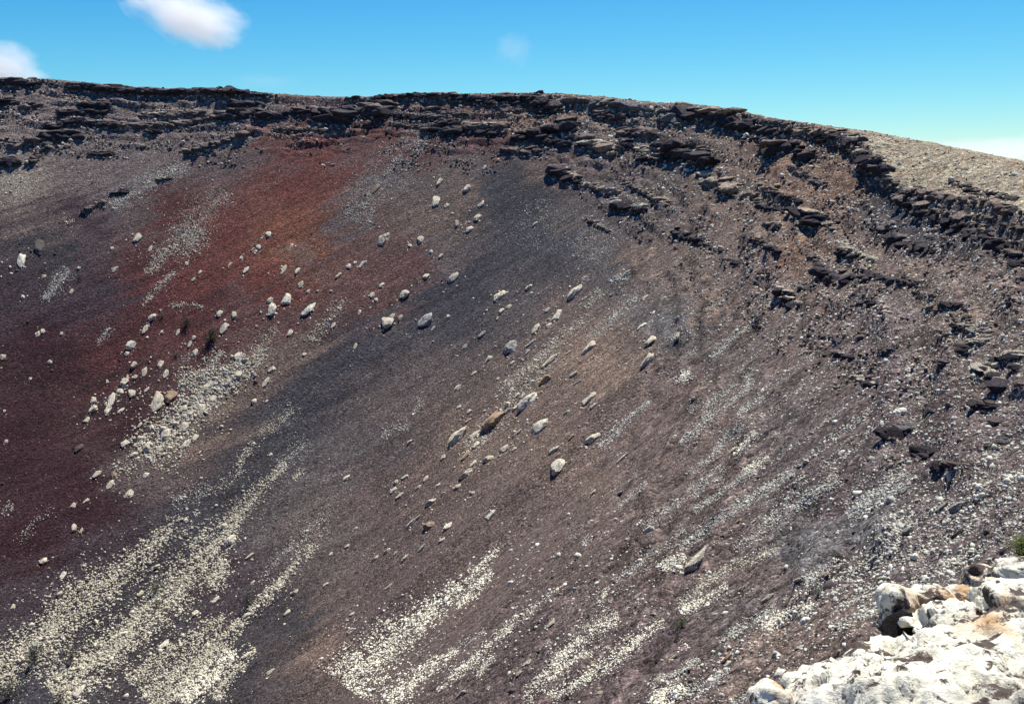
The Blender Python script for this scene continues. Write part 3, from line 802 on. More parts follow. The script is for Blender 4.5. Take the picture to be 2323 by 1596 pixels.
OUT = '''1 0,540 200,550;54;dark;dark crag at the left end of the skyline
1 480,580 600,578 720,590;40;dark;low dark crag on the skyline under the left cloud
1 720,590 1000,612 1250,603 1450,600 1620,612;46;dark;longest dark rock band on the skyline, left half
1 1640,622 1760,632;24;dark;short thin dark ledge where the left skyline dips
1 0,690 90,680;50;dark;black ledge at the left edge under the skyline crag
1 150,705 230,700;40;mid;small dark ledge right of the black one at the left edge
1 590,695 720,692;48;dark;black square ledge on the left under the skyline band
1 410,760 530,745 680,748;44;dark;long black ledge stepping down from the square one
1 340,850 450,815 540,800;42;dark;black ledge slanting down left above the black block
1 335,905 480,895;72;dark;big black block lowest of the left stepped ledges
1 100,975 200,945 290,920;44;mid;dark ledge slanting down left of the black block
1 0,1080 60,1070;50;dark;dark ledge low at the left edge
1 950,770 1160,765 1340,745;32;mid;pale topped thin ledge left of the black cluster;pale
1 580,818 680,825 770,828;36;dark;dark ledge right of the slanting black one
1 800,832 1000,835 1160,830 1300,805 1440,775;34;mid;long curving ledge over the purple slope, upper left;tan
1 1470,775 1620,765 1770,750;66;dark;lower row of the black rock cluster left of centre
1 1560,695 1720,690;46;dark;upper row of the black rock cluster left of centre
1 1830,785 1900,760 2010,740;44;dark;dark slanting rocks right of the black cluster
1 2100,765 2200,770 2288,765;80;dark;black crag above the red ash, left lump
2 90,500 200,480 340,440;100;dark;black crag above the red ash, right lump
1 610,1030 740,1020;34;dark;small dark ledge alone on the purple upper left slope
1 980,878 1030,872;34;dark;small black knob under the long curving ledge
1 1250,1012 1370,975 1480,950 1610,892;36;mid;narrow ledge climbing right towards the red ash;tan
1 1060,1200 1140,1180;24;mid;short dark ledge left of the red ash
1 760,1292 850,1265;30;dark;small dark slanting rock on the left slope
1 570,1415 640,1370 700,1335;26;mid;thin slanting rib of rock low on the left slope;tan
1 200,1080 330,960;30;mid;thin dark rib below the black block
1 1830,860 2000,862 2288,880;20;mid;thin red brown ledge across the top of the red ash
2 40,385 120,383;22;dark;little dark knob on the skyline at the dip
2 230,388 330,372 420,370 640,362;36;dark;low dark band on the skyline right of the dip
2 640,355 740,360;28;mid;small crest rock between two dark skyline bands
2 735,385 860,392 1020,408;46;dark;dark band under the skyline left of the great crag
2 1070,405 1160,400 1250,405 1400,430;78;dark;great dark crag standing highest on the skyline
2 1300,350 1340,352;30;dark;small knob on top of the great skyline crag
2 1430,430 1560,400;58;mid;grey lumpy crag right of the great skyline crag
2 1590,410 1760,428 1930,458;54;grey;grey and black crag along the skyline, right of centre;tan
2 1720,500 1900,515;54;dark;dark ledge beneath the skyline right of centre
2 1960,465 2100,500 2288,550;80;grey;broad broken cliff along the skyline, its foot in black shade
2 590,455 680,462;36;dark;small dark rock on the tan upper slope
2 690,485 830,492;26;mid;thin ledge on the tan upper slope
2 580,510 660,518;46;grey;grey rounded rock on the tan upper slope
2 670,545 780,552;40;dark;dark rock pair below the grey rounded rock
2 380,500 510,522;40;dark;dark slanting ledge right of the black crag
2 380,560 620,600;26;mid;thin dark ledge under the slanting one
2 640,600 760,602;58;dark;black rock at the foot of the tan upper slope
2 790,600 840,600;36;dark;small black rock right of the one at the slope's foot
2 840,570 960,575 1090,575;46;mid;row of pale topped dark rocks, upper middle;pale
2 950,612 1010,612;40;dark;dark rock under the row of pale topped ones
2 1090,470 1280,470;34;mid;thin dark ledge below the great skyline crag
2 1180,640 1300,620 1400,590 1540,570;84;dark;large dark rock mass in the middle under the skyline
2 1290,665 1500,690;66;dark;black lower edge of the large middle rock mass
2 1320,490 1360,500;50;dark;dark block above the large middle rock mass
2 1120,735 1220,740 1320,742;46;mid;dark jumble below the large middle rock mass
2 1420,870 1500,905 1600,935;66;dark;isolated black ledge on the blue grey slope;tan
2 1870,615 2000,615 2110,625;56;mid;dark knobbly ledge under the broad broken cliff
2 1560,640 1650,640;50;mid;small knobbly rock right of the large middle mass
2 1650,700 1760,720 1840,740;66;tan;tan lumpy rock with a shaded hollow;pale
2 1865,700 1940,695;54;dark;black hollow rock right of the tan lumpy one
2 2010,800 2060,825 2110,800;64;dark;black wedge under an overhang right of centre
2 2000,740 2110,720;60;tan;tan overhanging block above the black wedge;pale
2 2150,700 2220,740 2288,760;100;dark;black cave mouth left end, right of centre
3 0,475 100,500 200,545;86;dark;black cave mouth right end, right of centre
2 1610,955 1720,985 1830,1015;36;tan;tan rubble ledge on the upper right slope;pale
2 1830,1080 1900,1110 1990,1130;72;dark;black hollow ledge with a pale rim, upper right slope;pale
2 1905,962 1990,980;40;mid;small dark ledge above the pale rimmed hollow
2 1990,1000 2180,1090;34;tan;line of tan rubble right of the pale rimmed hollow
2 1640,1190 1720,1230 1800,1280;30;mid;thin broken rib on the blue grey slope;pale
2 2210,1275 2288,1300;56;dark;black ledge on the right slope under the thin ribs
3 0,200 120,235 330,260;90;dark;dark skyline cliff right of the broad broken one;tan
3 370,300 450,310 540,325;70;dark;black notch rocks below the right skyline
3 520,275 700,290;36;mid;low crest rocks on the right skyline
3 560,345 660,340 760,345;44;dark;black slot under the right skyline;tan
3 770,335 860,350 1050,352;46;tan;tan crest rocks before the white lichen top
3 850,390 950,400;40;dark;dark rock left of the white lichen top
3 1050,380 1120,400 1200,395;64;dark;black face under the left corner of the white lichen top
3 1020,445 1160,485;40;dark;black slot below the white top's left corner
3 1170,470 1200,475;50;pale;round pale boulder under the white lichen top
3 430,392 560,402;28;dark;thin black slot on the rust brown slope
3 590,475 720,440 860,505;76;dark;dark blue black crag on the rust brown slope
3 740,590 850,640 960,700;40;mid;line of dark rocks stepping down the rust brown slope
3 1240,520 1290,570 1335,610;86;dark;black cleft face on the edge of the white top
3 1370,650 1440,700;56;mid;pale topped rocks below the black cleft;pale
3 1440,790 1500,765 1560,735;46;dark;black upper end of the great overhang at right
3 1520,815 1720,910 1900,970 2050,1065;76;dark;great black overhang crossing the right slope
3 1570,730 1780,785 1990,800 2230,870;60;mid;dark layered ledge under the white top at right;tan
3 1900,940 2060,1000;40;tan;tan lip on the great black overhang;tan
3 1820,690 2020,760 2230,795;40;dark;thin black ledge cutting the white top at right
3 1700,880 1900,900 2100,930;36;mid;middle layer of ledges above the great overhang;tan
3 2090,1090 2200,1150 2288,1210;84;dark;black cliff at the right edge below the overhang
3 2180,960 2280,1000;60;mid;rusty ledge at the right edge;tan
3 190,665 260,690;66;tan;tan knob at the left of three on the right slope;pale
3 300,695 390,735;66;tan;tan knob, middle of three on the right slope;tan
3 450,765 510,785;50;tan;pale knob, right of three on the right slope;pale
3 540,710 640,720;36;tan;tan ledge above the three knobs;tan
3 590,745 700,780 800,805;40;dark;black slot ledge right of the three knobs;tan
3 540,840 650,855 760,870;44;dark;dark ledge below the three knobs
3 820,890 920,925;80;dark;black crag in the upper right slope, jagged top;tan
3 940,935 1040,980;50;tan;tan topped rocks right of the jagged black crag;tan
3 1330,1020 1450,1065;70;dark;dark bushy looking crag, upper right
3 1460,1085 1560,1110 1660,1135;70;dark;dark rounded crag right of the bushy looking one
3 1240,950 1420,960;40;grey;grey rubble ledge over the dark crags
3 1070,1160 1190,1165;76;dark;black crag under a pale curved ledge;pale
3 1090,1085 1200,1160 1300,1195;36;pale;pale curved ledge over the black crag
3 940,1270 1080,1320 1210,1340;84;dark;broad dark crag patch on the right slope
3 1210,1270 1330,1320 1480,1345;50;dark;black line of crags right of the broad dark patch
3 1490,1345 1600,1350;44;mid;dark end of the black crag line
3 580,960 650,975;46;mid;small black footed rock on the right slope;pale
3 0,1035 90,1060 180,1095;42;dark;black ledge left on the right slope
3 230,1120 300,1135;36;dark;small black rocks right of the left ledge;pale
3 480,1055 570,1100 660,1140;36;dark;black slanting ledge on the pale speckled slope
3 315,1205 385,1210;44;dark;lone small black hollow on the speckled slope
3 660,1400 720,1470 780,1500;66;dark;black crag with a hooked pale top;pale
3 1225,1485 1330,1495;44;dark;black rock right of the hooked crag
3 860,1165 920,1200;34;mid;dark stones between the slanting ledge and the broad patch
3 830,1370 890,1385;40;mid;small dark rock below the broad dark patch
6 1560,400 1700,430;34;mid;thin dark ledge of the stacked slabs;tan
6 1640,500 1720,510;36;tan;left slabs of the stacked tan rocks;tan
6 1750,480 1880,490;44;dark;black gap among the stacked tan slabs
6 1820,545 1920,560;44;tan;orange tan slab pile, right slope;tan
6 1800,620 1920,645;40;dark;black gap under the orange tan slab pile;pale
6 1940,650 2050,660;40;pale;pale slab stack right of the black gaps
6 1930,735 2030,725;36;pale;lower pale slab of the stack
6 1850,770 1910,785;56;dark;black hollow under the slab stack
6 2030,930 2160,1000;100;dark;black crag under orange white rocks at the right edge;pale
6 1990,880 2090,880;50;pale;orange white ledge above the black crag
6 2090,845 2130,850;44;dark;black hole in the pale rocks at the right edge
6 2210,900 2260,900;46;dark;black gap at the right edge among pale rocks;pale
6 2160,830 2280,800;50;pale;white and orange rocks at the right edge
6 2240,1010 2288,1040;60;mid;brown crag at the right edge
6 1960,1160 2080,1165;60;dark;dark crag left of the right edge, below the orange slab
6 1050,820 1170,835;54;dark;dark bushy crag beside a pale grey patch
6 1160,965 1230,1000 1300,1020;38;dark;black slanting ledge on the middle right slope;pale
6 1070,895 1120,900;30;mid;small dark rock above the black slanting ledge
6 1400,1350 1480,1310 1550,1320;90;dark;dark hollow crag with grey face, lower right slope;grey
6 1570,1440 1660,1480;66;dark;black crag below the hollow grey one
6 1700,1560 1800,1550;56;dark;dark crag low on the right slope
6 1330,770 1390,792;36;mid;small black rock mid right
6 1710,860 1740,870;50;mid;upright dark rock mid right
6 1490,740 1520,745;34;mid;tiny black rock in the grey rubble
6 980,690 1040,710;40;mid;dark stone pair under pale stones;pale
6 1195,665 1220,690;40;mid;black stone beside a white one
6 1640,1190 1680,1195;34;dark;lone black stone, lower right slope
6 2110,1250 2150,1260;46;mid;round dark rock at the lower right
6 2100,1390 2150,1395;50;grey;round grey rock at the lower right'''
no = 0
for ln in OUT.split('\n'):
    f = ln.split(';'); h0, *pp = f[0].split(); no += 1
    outcrop(int(h0), [tuple(map(float, p.split(','))) for p in pp], float(f[1]), f[2], f[3], f[4] if len(f) > 4 else None, no)
print('outcrops', no)

# ------------------------------------------------------------------ scree: the uncounted small stones
RUB = '''8 1060,560 950,670 830,790 640,960 420,1120 200,1300 60,1500;20,60,90,150,200,270,330;1500;white;5,11
8 1010,715 900,840 780,950;60,60,50;160;white;5,10
8 780,1240 640,1330 480,1430 330,1596;30,80,110,160;420;white;5,10
8 960,1100 820,1200 730,1260;40,50,40;70;grey;4,7
8 1510,790 1300,950 1150,1060 1000,1200 860,1320 720,1440;12,34,44,60,80,60;460;white;4,9
8 1020,1280 960,1350 920,1410;40,40,30;50;white;4,8
8 640,1505 720,1460;20,20;30;white;4,7
8 1790,820 1740,900 1720,940;36,40,40;60;white;4,8
8 1850,1010 1700,1090 1560,1190 1400,1360 1290,1480 1240,1596;90,120,90,70,60,60;520;white;4,9
8 1650,1250 1500,1350 1380,1440;40,60,60;140;white;4,8
8 2160,1040 2000,1150 1860,1270 1720,1370 1600,1440 1400,1550;40,60,90,90,60,70;480;white;5,10
8 2288,1380 2160,1420 2050,1450;30,30,30;60;grey;4,8
8 2288,1480 2180,1540 2080,1596;90,100,110;240;white;5,11
8 2288,230 2150,310 2010,430;60,70,60;170;grey;4,8
8 2288,600 2200,650 2130,700;60,70,50;110;white;5,10
8 2060,620 1950,710 1830,780;50,50,30;100;grey;4,8
8 2288,430 2200,540 2040,600;50,60,50;80;grey;4,7
8 2040,130 1950,210 1850,290;24,40,24;90;grey;4,7
8 1650,470 1615,545;36,24;36;grey;4,7
8 1570,470 1520,500;40,30;24;grey;3,6
8 2000,30 1800,190;30,40;50;grey;3,6
5 2060,1130 1900,1250 1800,1360 1720,1430;24,44,70,50;200;grey;4,8
5 1980,430 1850,540 1750,640 1640,700;60,80,70,60;200;grey;4,8
5 1650,580 1450,700 1330,830 1200,950 1060,1060;60,70,70,60,50;330;cream;4,9
5 1450,800 1350,920 1200,1060 1100,1180;40,60,80,80;130;cream;5,11
5 1740,390 1620,490;60,70;70;cream;4,9
5 1600,330 1640,290;30,20;20;cream;4,8
5 1920,290 1800,330;60,40;40;grey;4,8
5 2288,640 2210,720;40,30;30;grey;4,8
5 1100,1190 900,1400 800,1490;120,90,80;150;cream;5,10
5 540,1110 480,1210;40,24;40;grey;3,6
5 450,1290 350,1300 280,1360;60,60,40;50;grey;4,7
7 1900,0 1760,140 1640,260 1560,380;50,80,90,110;430;cream;4,8
7 1560,380 1420,520 1300,640 1200,800 1080,940 900,1060 800,1200 620,1320 500,1440 350,1540;110,200,240,250,240,200,200,240,260,260;2600;cream;5,11
7 1500,640 1400,830;100,120;160;cream;5,10
7 1250,380 1120,430 1020,520 900,650 780,750 600,830 480,960 350,1120 200,1250 60,1330 -60,1400;70,80,110,140,170,220,230,220,220,240,260;2000;cream;5,10
7 1640,20 1500,120 1420,200;40,50,40;60;cream;4,7
7 1400,140 1280,210 1140,260;100,100,90;110;grey;4,7
7 1330,310 1290,340;30,30;14;cream;5,8
7 2110,545 2020,600 1950,690 1880,780 1800,850 1680,970 1580,1050 1480,1170 1350,1290 1260,1400 1100,1500 980,1580;40,70,50,60,80,60,90,120,170,200,220,220;1400;cream;5,10
7 1560,1240 1440,1360 1330,1470 1200,1570;60,100,150,180;420;white;5,11
7 1700,1230 1600,1330 1480,1440 1420,1560;40,60,80,100;260;cream;5,10
7 1500,1020 1380,1080 1250,1180 1050,1300 850,1440;50,90,110,110,90;400;cream;5,9
7 2210,340 2080,400 1990,460;60,50,50;60;grey;3,6
7 2180,440 2050,490 1900,570;60,60,40;60;cream;4,7
7 1960,520 1800,680 1720,770;50,60,40;70;grey;3,6
7 80,260 20,340;60,60;30;grey;3,6
7 2020,40 1950,100;50,40;40;cream;4,7
7 330,270 240,370 120,520;60,60,60;40;grey;3,6
4 1660,860 1540,960 1440,1020 1300,1130 1220,1230;120,170,190,190,150;800;cream;5,12
4 1260,1250 1130,1330 1030,1400 950,1480;170,230,250,190;520;cream;5,12
4 1480,800 1400,900 1300,960 1180,1000;100,140,150,120;300;cream;4,9
4 1830,640 1740,760 1680,900;40,110,120;260;cream;3,7
4 2288,440 2150,640 2060,720;80,80,70;120;cream;4,8
4 1960,1150 1860,1260 1720,1360;90,90,70;110;cream;4,7
4 1680,1390 1580,1560;60,70;70;cream;4,8
4 2050,1380 1850,1560;110,110;120;grey;3,6
4 1350,0 1250,70 1130,120 1060,180 980,280;130,150,130,110,80;520;cream;3,6
4 1160,260 1090,330 1010,420 950,490;40,40,34,40;130;cream;3,7
4 1130,490 1230,480 1350,500;40,30,20;60;cream;3,6
4 450,240 380,330 290,450;60,76,50;330;grey;2.5,5
4 740,640 640,750;40,40;50;grey;3,5
4 1300,770 1210,860;40,30;30;grey;3,6
4 1720,100 1680,130;60,50;24;cream;3,6
4 850,960 800,1050 700,1150;40,40,40;60;cream;5,9
4 1010,1380 900,1540 760,1596;120,140,140;90;cream;4,9
1 1500,1270 1350,1420 1200,1596;120,200,210;520;cream;2.5,5
1 1250,1090 1050,1180 900,1250 740,1370;90,110,110,90;480;grey;2.5,5
1 130,1170 100,1310;120,120;260;cream;2.5,5
1 30,990 80,1080;90,90;90;cream;2.5,5
1 420,1480 500,1470;40,30;14;cream;3,6
2 440,620 500,700 560,740;150,170,150;300;grey;2.5,5
2 420,760 300,860 220,980 130,1100 60,1180;200,240,240,230,180;700;grey;2.5,5
2 230,1130 190,1230;40,30;30;grey;3,5
2 1340,1060 1350,1220 1330,1400;300,340,320;260;grey;2.5,5
2 1560,1330 1680,1400 1760,1480;160,220,200;240;grey;2.5,6
6 490,970 350,1110 150,1260 0,1410;50,70,70,60;420;grey;4,8
6 60,920 0,1010;50,50;70;white;5,9
6 440,640 330,720 200,840;40,40,40;90;grey;4,8
6 560,1100 460,1150 380,1230;30,60,40;130;grey;4,8
6 420,1270 330,1350 200,1500 60,1596;60,60,60,80;230;grey;4,8
6 540,1310 440,1380 350,1480;40,60,60;110;white;5,9
6 590,1490 500,1550 420,1596;50,50,50;120;white;4,8
6 360,1000 200,1130 60,1200;50,60,60;130;grey;4,7
9 300,20 180,110 60,210;80,90,70;190;grey;4,8
9 500,30 390,100 260,190 90,310;40,40,40,40;240;grey;4,8
9 760,60 620,140 480,220 330,320 150,450 0,570;60,70,70,60,60,60;440;grey;4,9
9 1050,70 900,180 720,300 540,440 360,570;100,110,90,80,70;480;grey;4,9
9 640,560 500,620 330,690 180,790 60,880 0,960;60,60,60,60,60,40;280;cream;5,9
9 320,820 200,890 60,960 0,990;60,60,60,50;170;white;5,10
9 880,935 760,985 640,1040 540,1100;36,50,80,60;190;white;5,11
9 650,960 500,1030 350,1120 250,1180;50,60,60,40;150;grey;5,9
9 1520,70 1340,170 1240,260 1100,330;130,150,130,90;300;grey;5,11
9 1320,830 1180,900 1080,950;50,40,40;60;grey;5,9
9 1350,930 1180,1020 1000,1100;70,90,60;120;grey;5,10
9 470,1540 330,1596;60,50;40;grey;5,9
9 340,1370 180,1460 30,1540;50,60,70;80;grey;5,9
9 60,1200 0,1240;40,40;24;white;5,10
9 130,1300 0,1400;60,70;60;grey;5,9
9 830,760 960,740;70,80;60;grey;5,9'''
TN = dict(white=(.88, .84, .67), cream=(.60, .56, .43), grey=(.60, .60, .51))
pts, szs, cols, fidx, amt = [], [], [], [], []
def addstone(x, y, s, c, k=0.0):
    if len(pts) and False: return
    d = Vector(ray(x, y)).normalized(); p, n, i, t = bvh.ray_cast(ORI, d, 3000)
    if p is None or t < 9: return
    pts.append(p[:]+n[:]); szs.append(s*t/F); cols.append(c); fidx.append(i); amt.append(k)
for ln in RUB.split('\n'):
    f = ln.split(';'); h0, *pp = f[0].split(); n0 = int(h0)
    P = np.array([tuple(map(float, p.split(','))) for p in pp]); W = np.array(list(map(float, f[1].split(','))))
    cnt = int(float(f[2])*4.8); lo, hi = map(float, f[4].split(',')); base = np.array(TN[f[3]])
    seg_ = np.hypot(*np.diff(P, axis=0).T); wt = seg_*(W[:-1]+W[1:]); 
    si = rng.choice(len(seg_), cnt, p=wt/wt.sum()); tt = rng.uniform(0, 1, cnt)
    A = P[si]+(P[si+1]-P[si])*tt[:, None]; w = W[si]+(W[si+1]-W[si])*tt
    dv = (P[si+1]-P[si])/seg_[si][:, None]; off = rng.normal(0, 1, cnt)*np.where(rng.random(cnt) < .82, .31, .66)*w; A = A+dv*(rng.normal(0, 14, cnt)*(rng.random(cnt) < .3))[:, None]
    A = A+np.stack([-dv[:, 1], dv[:, 0]], 1)*off[:, None]
    arc = np.concatenate([[0], np.cumsum(seg_)])[si]+tt*seg_[si]
    cl_ = fbm(off/26, arc/210, 3.3+n0*7+P[0, 0], 4)+.7*fbm(A[:, 0]/55, A[:, 1]/55, 9.1, 3)
    keep = cl_+rng.uniform(-.35, .5, cnt) > -.10
    sz = lo*.42+(hi*.58-lo*.42)*rng.beta(.8, 3.2, cnt)+(rng.random(cnt) < .010)*hi*.4
    for (x, y), s_, k in zip(A, sz, keep):
        if not k: continue
        X, Y = Z(n0, x, y)
        c = base*rng.uniform(.72, 1.12)
        if rng.random() < .07: c = np.array([.16, .12, .10])*rng.uniform(.6, 1.2)
        addstone(X, Y, s_*.80, c, 1.0)
print('streak stones', len(pts))
for z_, v, tone, lab, X, Y in rows:
    H = max(v[2:])*ZK
    for _ in range(4+int(H/5)):
        addstone(X+rng.normal(-.35, .7)*H, Y+rng.normal(.3, .6)*H, min(3.6, max(.9, H*.09*math.exp(rng.normal(0, .5)))), np.array(TONE[tone])*rng.uniform(.7, 1.1))
for X, Y, H, tn in NEARBY:
    for _ in range(11):
        c = np.array(OT[tn])*rng.uniform(.7, 1.4) if rng.random() < .6 else np.array((.58, .55, .44))*rng.uniform(.6, 1.1)
        addstone(X+rng.normal(0, .8)*H, Y+rng.normal(.25, .6)*H, min(5, max(1.0, H*.13*math.exp(rng.normal(0, .45)))), c)
# the thinner general scatter over the slopes
def dens(x, y):
    a = 0.16+0*x
    edge = 1250+(y-380)*.62                                      # the pale speckled right-hand slope begins here
    a = a+sstep(-60, 330, x-edge)*.95*sstep(330, 520, y+0*x)
    a = a+.55*sstep(-200, 100, x-(1180+(y-250)*1.1))*(y < 560)
    left = (1-sstep(330, 470, y+.12*x))*(x < 1000)
    a = a+left*.85
    a = np.maximum(a, .9*(x > 1930)*(y < 470))
    return np.clip(a, 0, 1)
M_ = 300000
x = rng.uniform(-300, 2650, M_); y = rng.uniform(190, 1800, M_)
pe, al = x*.64+y*.77, y*.64-x*.77
pr = dens(x, y)*np.clip(.75+.8*fbm(x/60, y/60, 2.2, 3), .04, 1.3)
ok = rng.uniform(0, 1, M_) < pr
for X, Y in zip(x[ok], y[ok]):
    edge = 1250+(Y-380)*.62; rt = sstep(-60, 330, X-edge)
    s_ = (.85+1.0*rt+.75*rt*sstep(600, 1300, Y)+.5*(Y < 330))*math.exp(rng.normal(0, .45))
    c = np.array((.62, .61, .50)) if X > edge-100 else np.array((.46, .41, .34))
    q = rng.random()
    if q < .24 or (q < .72 and rt < .1 and Y > 470): c = np.array([.10, .085, .085])
    if X > 1950 and Y < 460+(X-2000)*.1: c = np.array([.50, .48, .38]) if q > .2 else np.array([.22, .13, .08])
    addstone(X, Y, s_, c*rng.uniform(.7, 1.2), 2.0)
M2 = 95000
x = rng.uniform(1150, 2500, M2); y = rng.uniform(620, 1680, M2); rt_ = sstep(-120, 200, x-(1250+(y-380)*.62))+.35*sstep(1050, 1300, y)
ok = rng.uniform(0, 1, M2) < np.clip(rt_, 0, 1)*np.clip(.8+.8*fbm(x/80, y/80, 12.2, 3), .05, 1.2)
for X, Y in zip(x[ok], y[ok]):
    addstone(X, Y, (1.4+.9*sstep(700, 1450, Y)*(X < 2050))*math.exp(rng.normal(0, .48)), np.array((.68, .67, .56) if rng.random() > .22 else (.12, .10, .10))*rng.uniform(.65, 1.15), 2.0)
n_e = 0; vn_ = np.empty(len(me.vertices)*3, np.float32); me.vertex_normals.foreach_get('vector', vn_); vn_ = vn_.reshape(NC, NQ, 3); V3 = verts.reshape(NC, NQ, 3)
q0 = int(np.searchsorted(qin, 0))
for (a0, a1, qm, cnt, lo_, hi_) in ((R(3), R(30), 36, 30000, .10, .50), (R(-31), R(3), 18, 15000, .12, .50)):
    cs = np.where((ang > a0) & (ang < a1) & (LY > 25))[0]; nq_ = int(qm/.27)
    ci = rng.choice(cs, cnt); ri = q0+(rng.random(cnt)**1.25*nq_).astype(int)
    ss, qq = svals[ci], Q[ci, ri]
    band = fbm(ss/16, qq/2.6+.12*ss/16, 77.0, 3)+.5*fbm(ss/3.5, qq/3.5, 79.0, 2)
    kp = (band > .10) & ((a0 < 0) | (PXd[ci, ri] > 1230+np.maximum(PYd[ci, ri]-380, 0)*1.30))
    for c_, r_, b_ in zip(ci[kp], ri[kp], band[kp]):
        p_ = V3[c_, r_]+np.append(rng.normal(0, .12, 2), 0); tcol = np.array(OT[('dark', 'mid', 'tan', 'pale')[rng.choice(4, p=(.46, .22, .18, .14))]])*rng.uniform(.7, 1.3)
        pts.append(tuple(p_)+tuple(vn_[c_, r_])); szs.append(min(4.6*dist[c_]/F, lo_+(hi_-lo_)*rng.beta(.9, 3.2)+.25*max(0, b_-.3))); cols.append(tcol); fidx.append(c_*(NQ-1)+min(r_, NQ-2)); amt.append(0.0); n_e += 1
print('strata stones', n_e)
print('all stones', len(pts))
fi = np.array(fidx); fs = svals[np.minimum(fi//(NQ-1), NC-1)]; fq = Q[np.minimum(fi//(NQ-1), NC-1), fi % (NQ-1)]; am = np.array(amt)
fs = fs+rng.normal(0, .08, len(fs))
l1 = fbm(fs/1.25, fq/34, 41.0, 3); l2 = fbm(fs/.55, fq/16, 43.0, 3); u_ = rng.uniform(0, 1, len(fs))
keep = np.where(am == 1, u_ < np.clip(.92+1.3*l1+.9*l2, .10, 1), np.where(am == 2, u_ < np.clip(.20+4.2*l1+1.2*l2, .03, 1), True))
keep |= (am == 2) & (fq < 9) & (u_ < .34)
cov = np.zeros(NC*(NQ-1)); np.add.at(cov, fi[keep & (am > 0)], (np.pi*np.array(szs)**2)[keep & (am > 0)]); cov = cov.reshape(NC, NQ-1)
du = np.abs(np.roll(LX, -1)-LX)+np.abs(np.roll(LY, -1)-LY)
cell = np.maximum(du[:, None]*(1-.55*np.clip(Q[:, :-1]/LL[:, None], 0, 1))*np.diff(Q, axis=1), .01); cov = np.minimum(cov/cell, 3)
for _ in range(6):
    cov = (cov*2+np.roll(cov, 1, 0)+np.roll(cov, -1, 0))/4; cp_ = np.pad(cov, ((0, 0), (1, 1)), mode='edge'); cov = (cp_[:, 1:-1]*2+cp_[:, :-2]+cp_[:, 2:])/4
dust = np.clip(np.pad(cov, ((0, 0), (0, 1)), mode='edge')*.8, 0, .6).reshape(-1)[:, None]
dcol = colr*(1-dust)+np.array([.27, .245, .20])*dust
at.data.foreach_set('color', np.concatenate([dcol, np.ones((len(dcol), 1))], 1).astype(np.float32).ravel())
pts = [p for p, k in zip(pts, keep) if k]; szs = np.array(szs)[keep]; cols = np.array(cols)[keep]
print('kept stones', len(pts))
PN = np.array(pts); SZ = np.array(szs); CC = np.array(cols); n = len(PN)
P, NV = PN[:, :3], PN[:, 3:]
px = SZ/np.linalg.norm(P, axis=1)*F
def stone_mesh(sel, proto, f):
    m = sel.sum(); k = len(proto[0])
    pr = np.stack(proto)[rng.integers(0, len(proto), m)]
    q = rng.normal(size=(m, 4)); q /= np.linalg.norm(q, axis=1)[:, None]; w_, x_, y_, z_ = q.T
    Rm = np.stack([np.stack([1-2*(y_*y_+z_*z_), 2*(x_*y_-z_*w_), 2*(x_*z_+y_*w_)], -1), np.stack([2*(x_*y_+z_*w_), 1-2*(x_*x_+z_*z_), 2*(y_*z_-x_*w_)], -1),
                   np.stack([2*(x_*z_-y_*w_), 2*(y_*z_+x_*w_), 1-2*(x_*x_+y_*y_)], -1)], 1)
    v = pr*(SZ[sel][:, None]*rng.uniform(.6, 1.35, (m, 3)))[:, None, :]
    v = np.einsum('mij,mkj->mki', Rm, v)
    v = v+(P[sel]+NV[sel]*SZ[sel][:, None]*.20)[:, None, :]
    ff = f[None]+(np.arange(m)*k)[:, None, None]
    return v.reshape(-1, 3), ff.reshape(-1, 3), np.repeat(CC[sel], k, 0)
def proto(sub, i):
    v, f = ICO[sub]; r = np.random.default_rng(500+i); o = r.uniform(-40, 40, 3); p = v.copy()
    p *= (1+.5*perlin(p[:, 0]*1.6+o[0], p[:, 1]*1.6+o[1], p[:, 2]*1.6+o[2]))[:, None]
    for _ in range(5):
        d = r.normal(size=3); d /= np.linalg.norm(d); t = p@d-r.uniform(.5, .8); p -= d*(np.clip(t, 0, None)*.9)[:, None]
    return p
OCT = np.array([[1,0,0],[-1,0,0],[0,1,0],[0,-1,0],[0,0,1],[0,0,-1]], float)
OF = np.array([[0,2,4],[2,1,4],[1,3,4],[3,0,4],[2,0,5],[1,2,5],[3,1,5],[0,3,5]])
sel3 = px > 6.0; sel2 = (px > 2.6) & ~sel3; sel1 = ~(sel2 | sel3)
I1 = ICO[1]
parts = []
bm = bmesh.new(); bmesh.ops.create_icosphere(bm, subdivisions=1, radius=1); bm.free()
def sub0():
    bm = bmesh.new(); bmesh.ops.create_icosphere(bm, subdivisions=1, radius=1)
    v = np.array([q.co[:] for q in bm.verts]); f = np.array([[q.index for q in p.verts] for p in bm.faces]); bm.free(); return v, f
V0, F0 = sub0()
parts.append(stone_mesh(sel3, [proto(2, i) for i in range(12)], ICO[2][1]))
parts.append(stone_mesh(sel2, [proto(1, i) for i in range(12)], ICO[1][1]))
parts.append(stone_mesh(sel1, [OCT*np.random.default_rng(i).uniform(.7, 1.3, (6, 1)) for i in range(8)], OF))
off = 0; VV, FFc, TT = [], [], []
for v, f, c in parts: VV.append(v); FFc.append(f+off); TT.append(c); off += len(v)
VV = np.concatenate(VV); FFc = np.concatenate(FFc); TT = np.concatenate(TT)
sm = bpy.data.meshes.new('scree'); sm.vertices.add(len(VV)); sm.vertices.foreach_set('co', VV.astype(np.float32).ravel())
sm.loops.add(FFc.size); sm.loops.foreach_set('vertex_index', FFc.astype(np.int32).ravel())
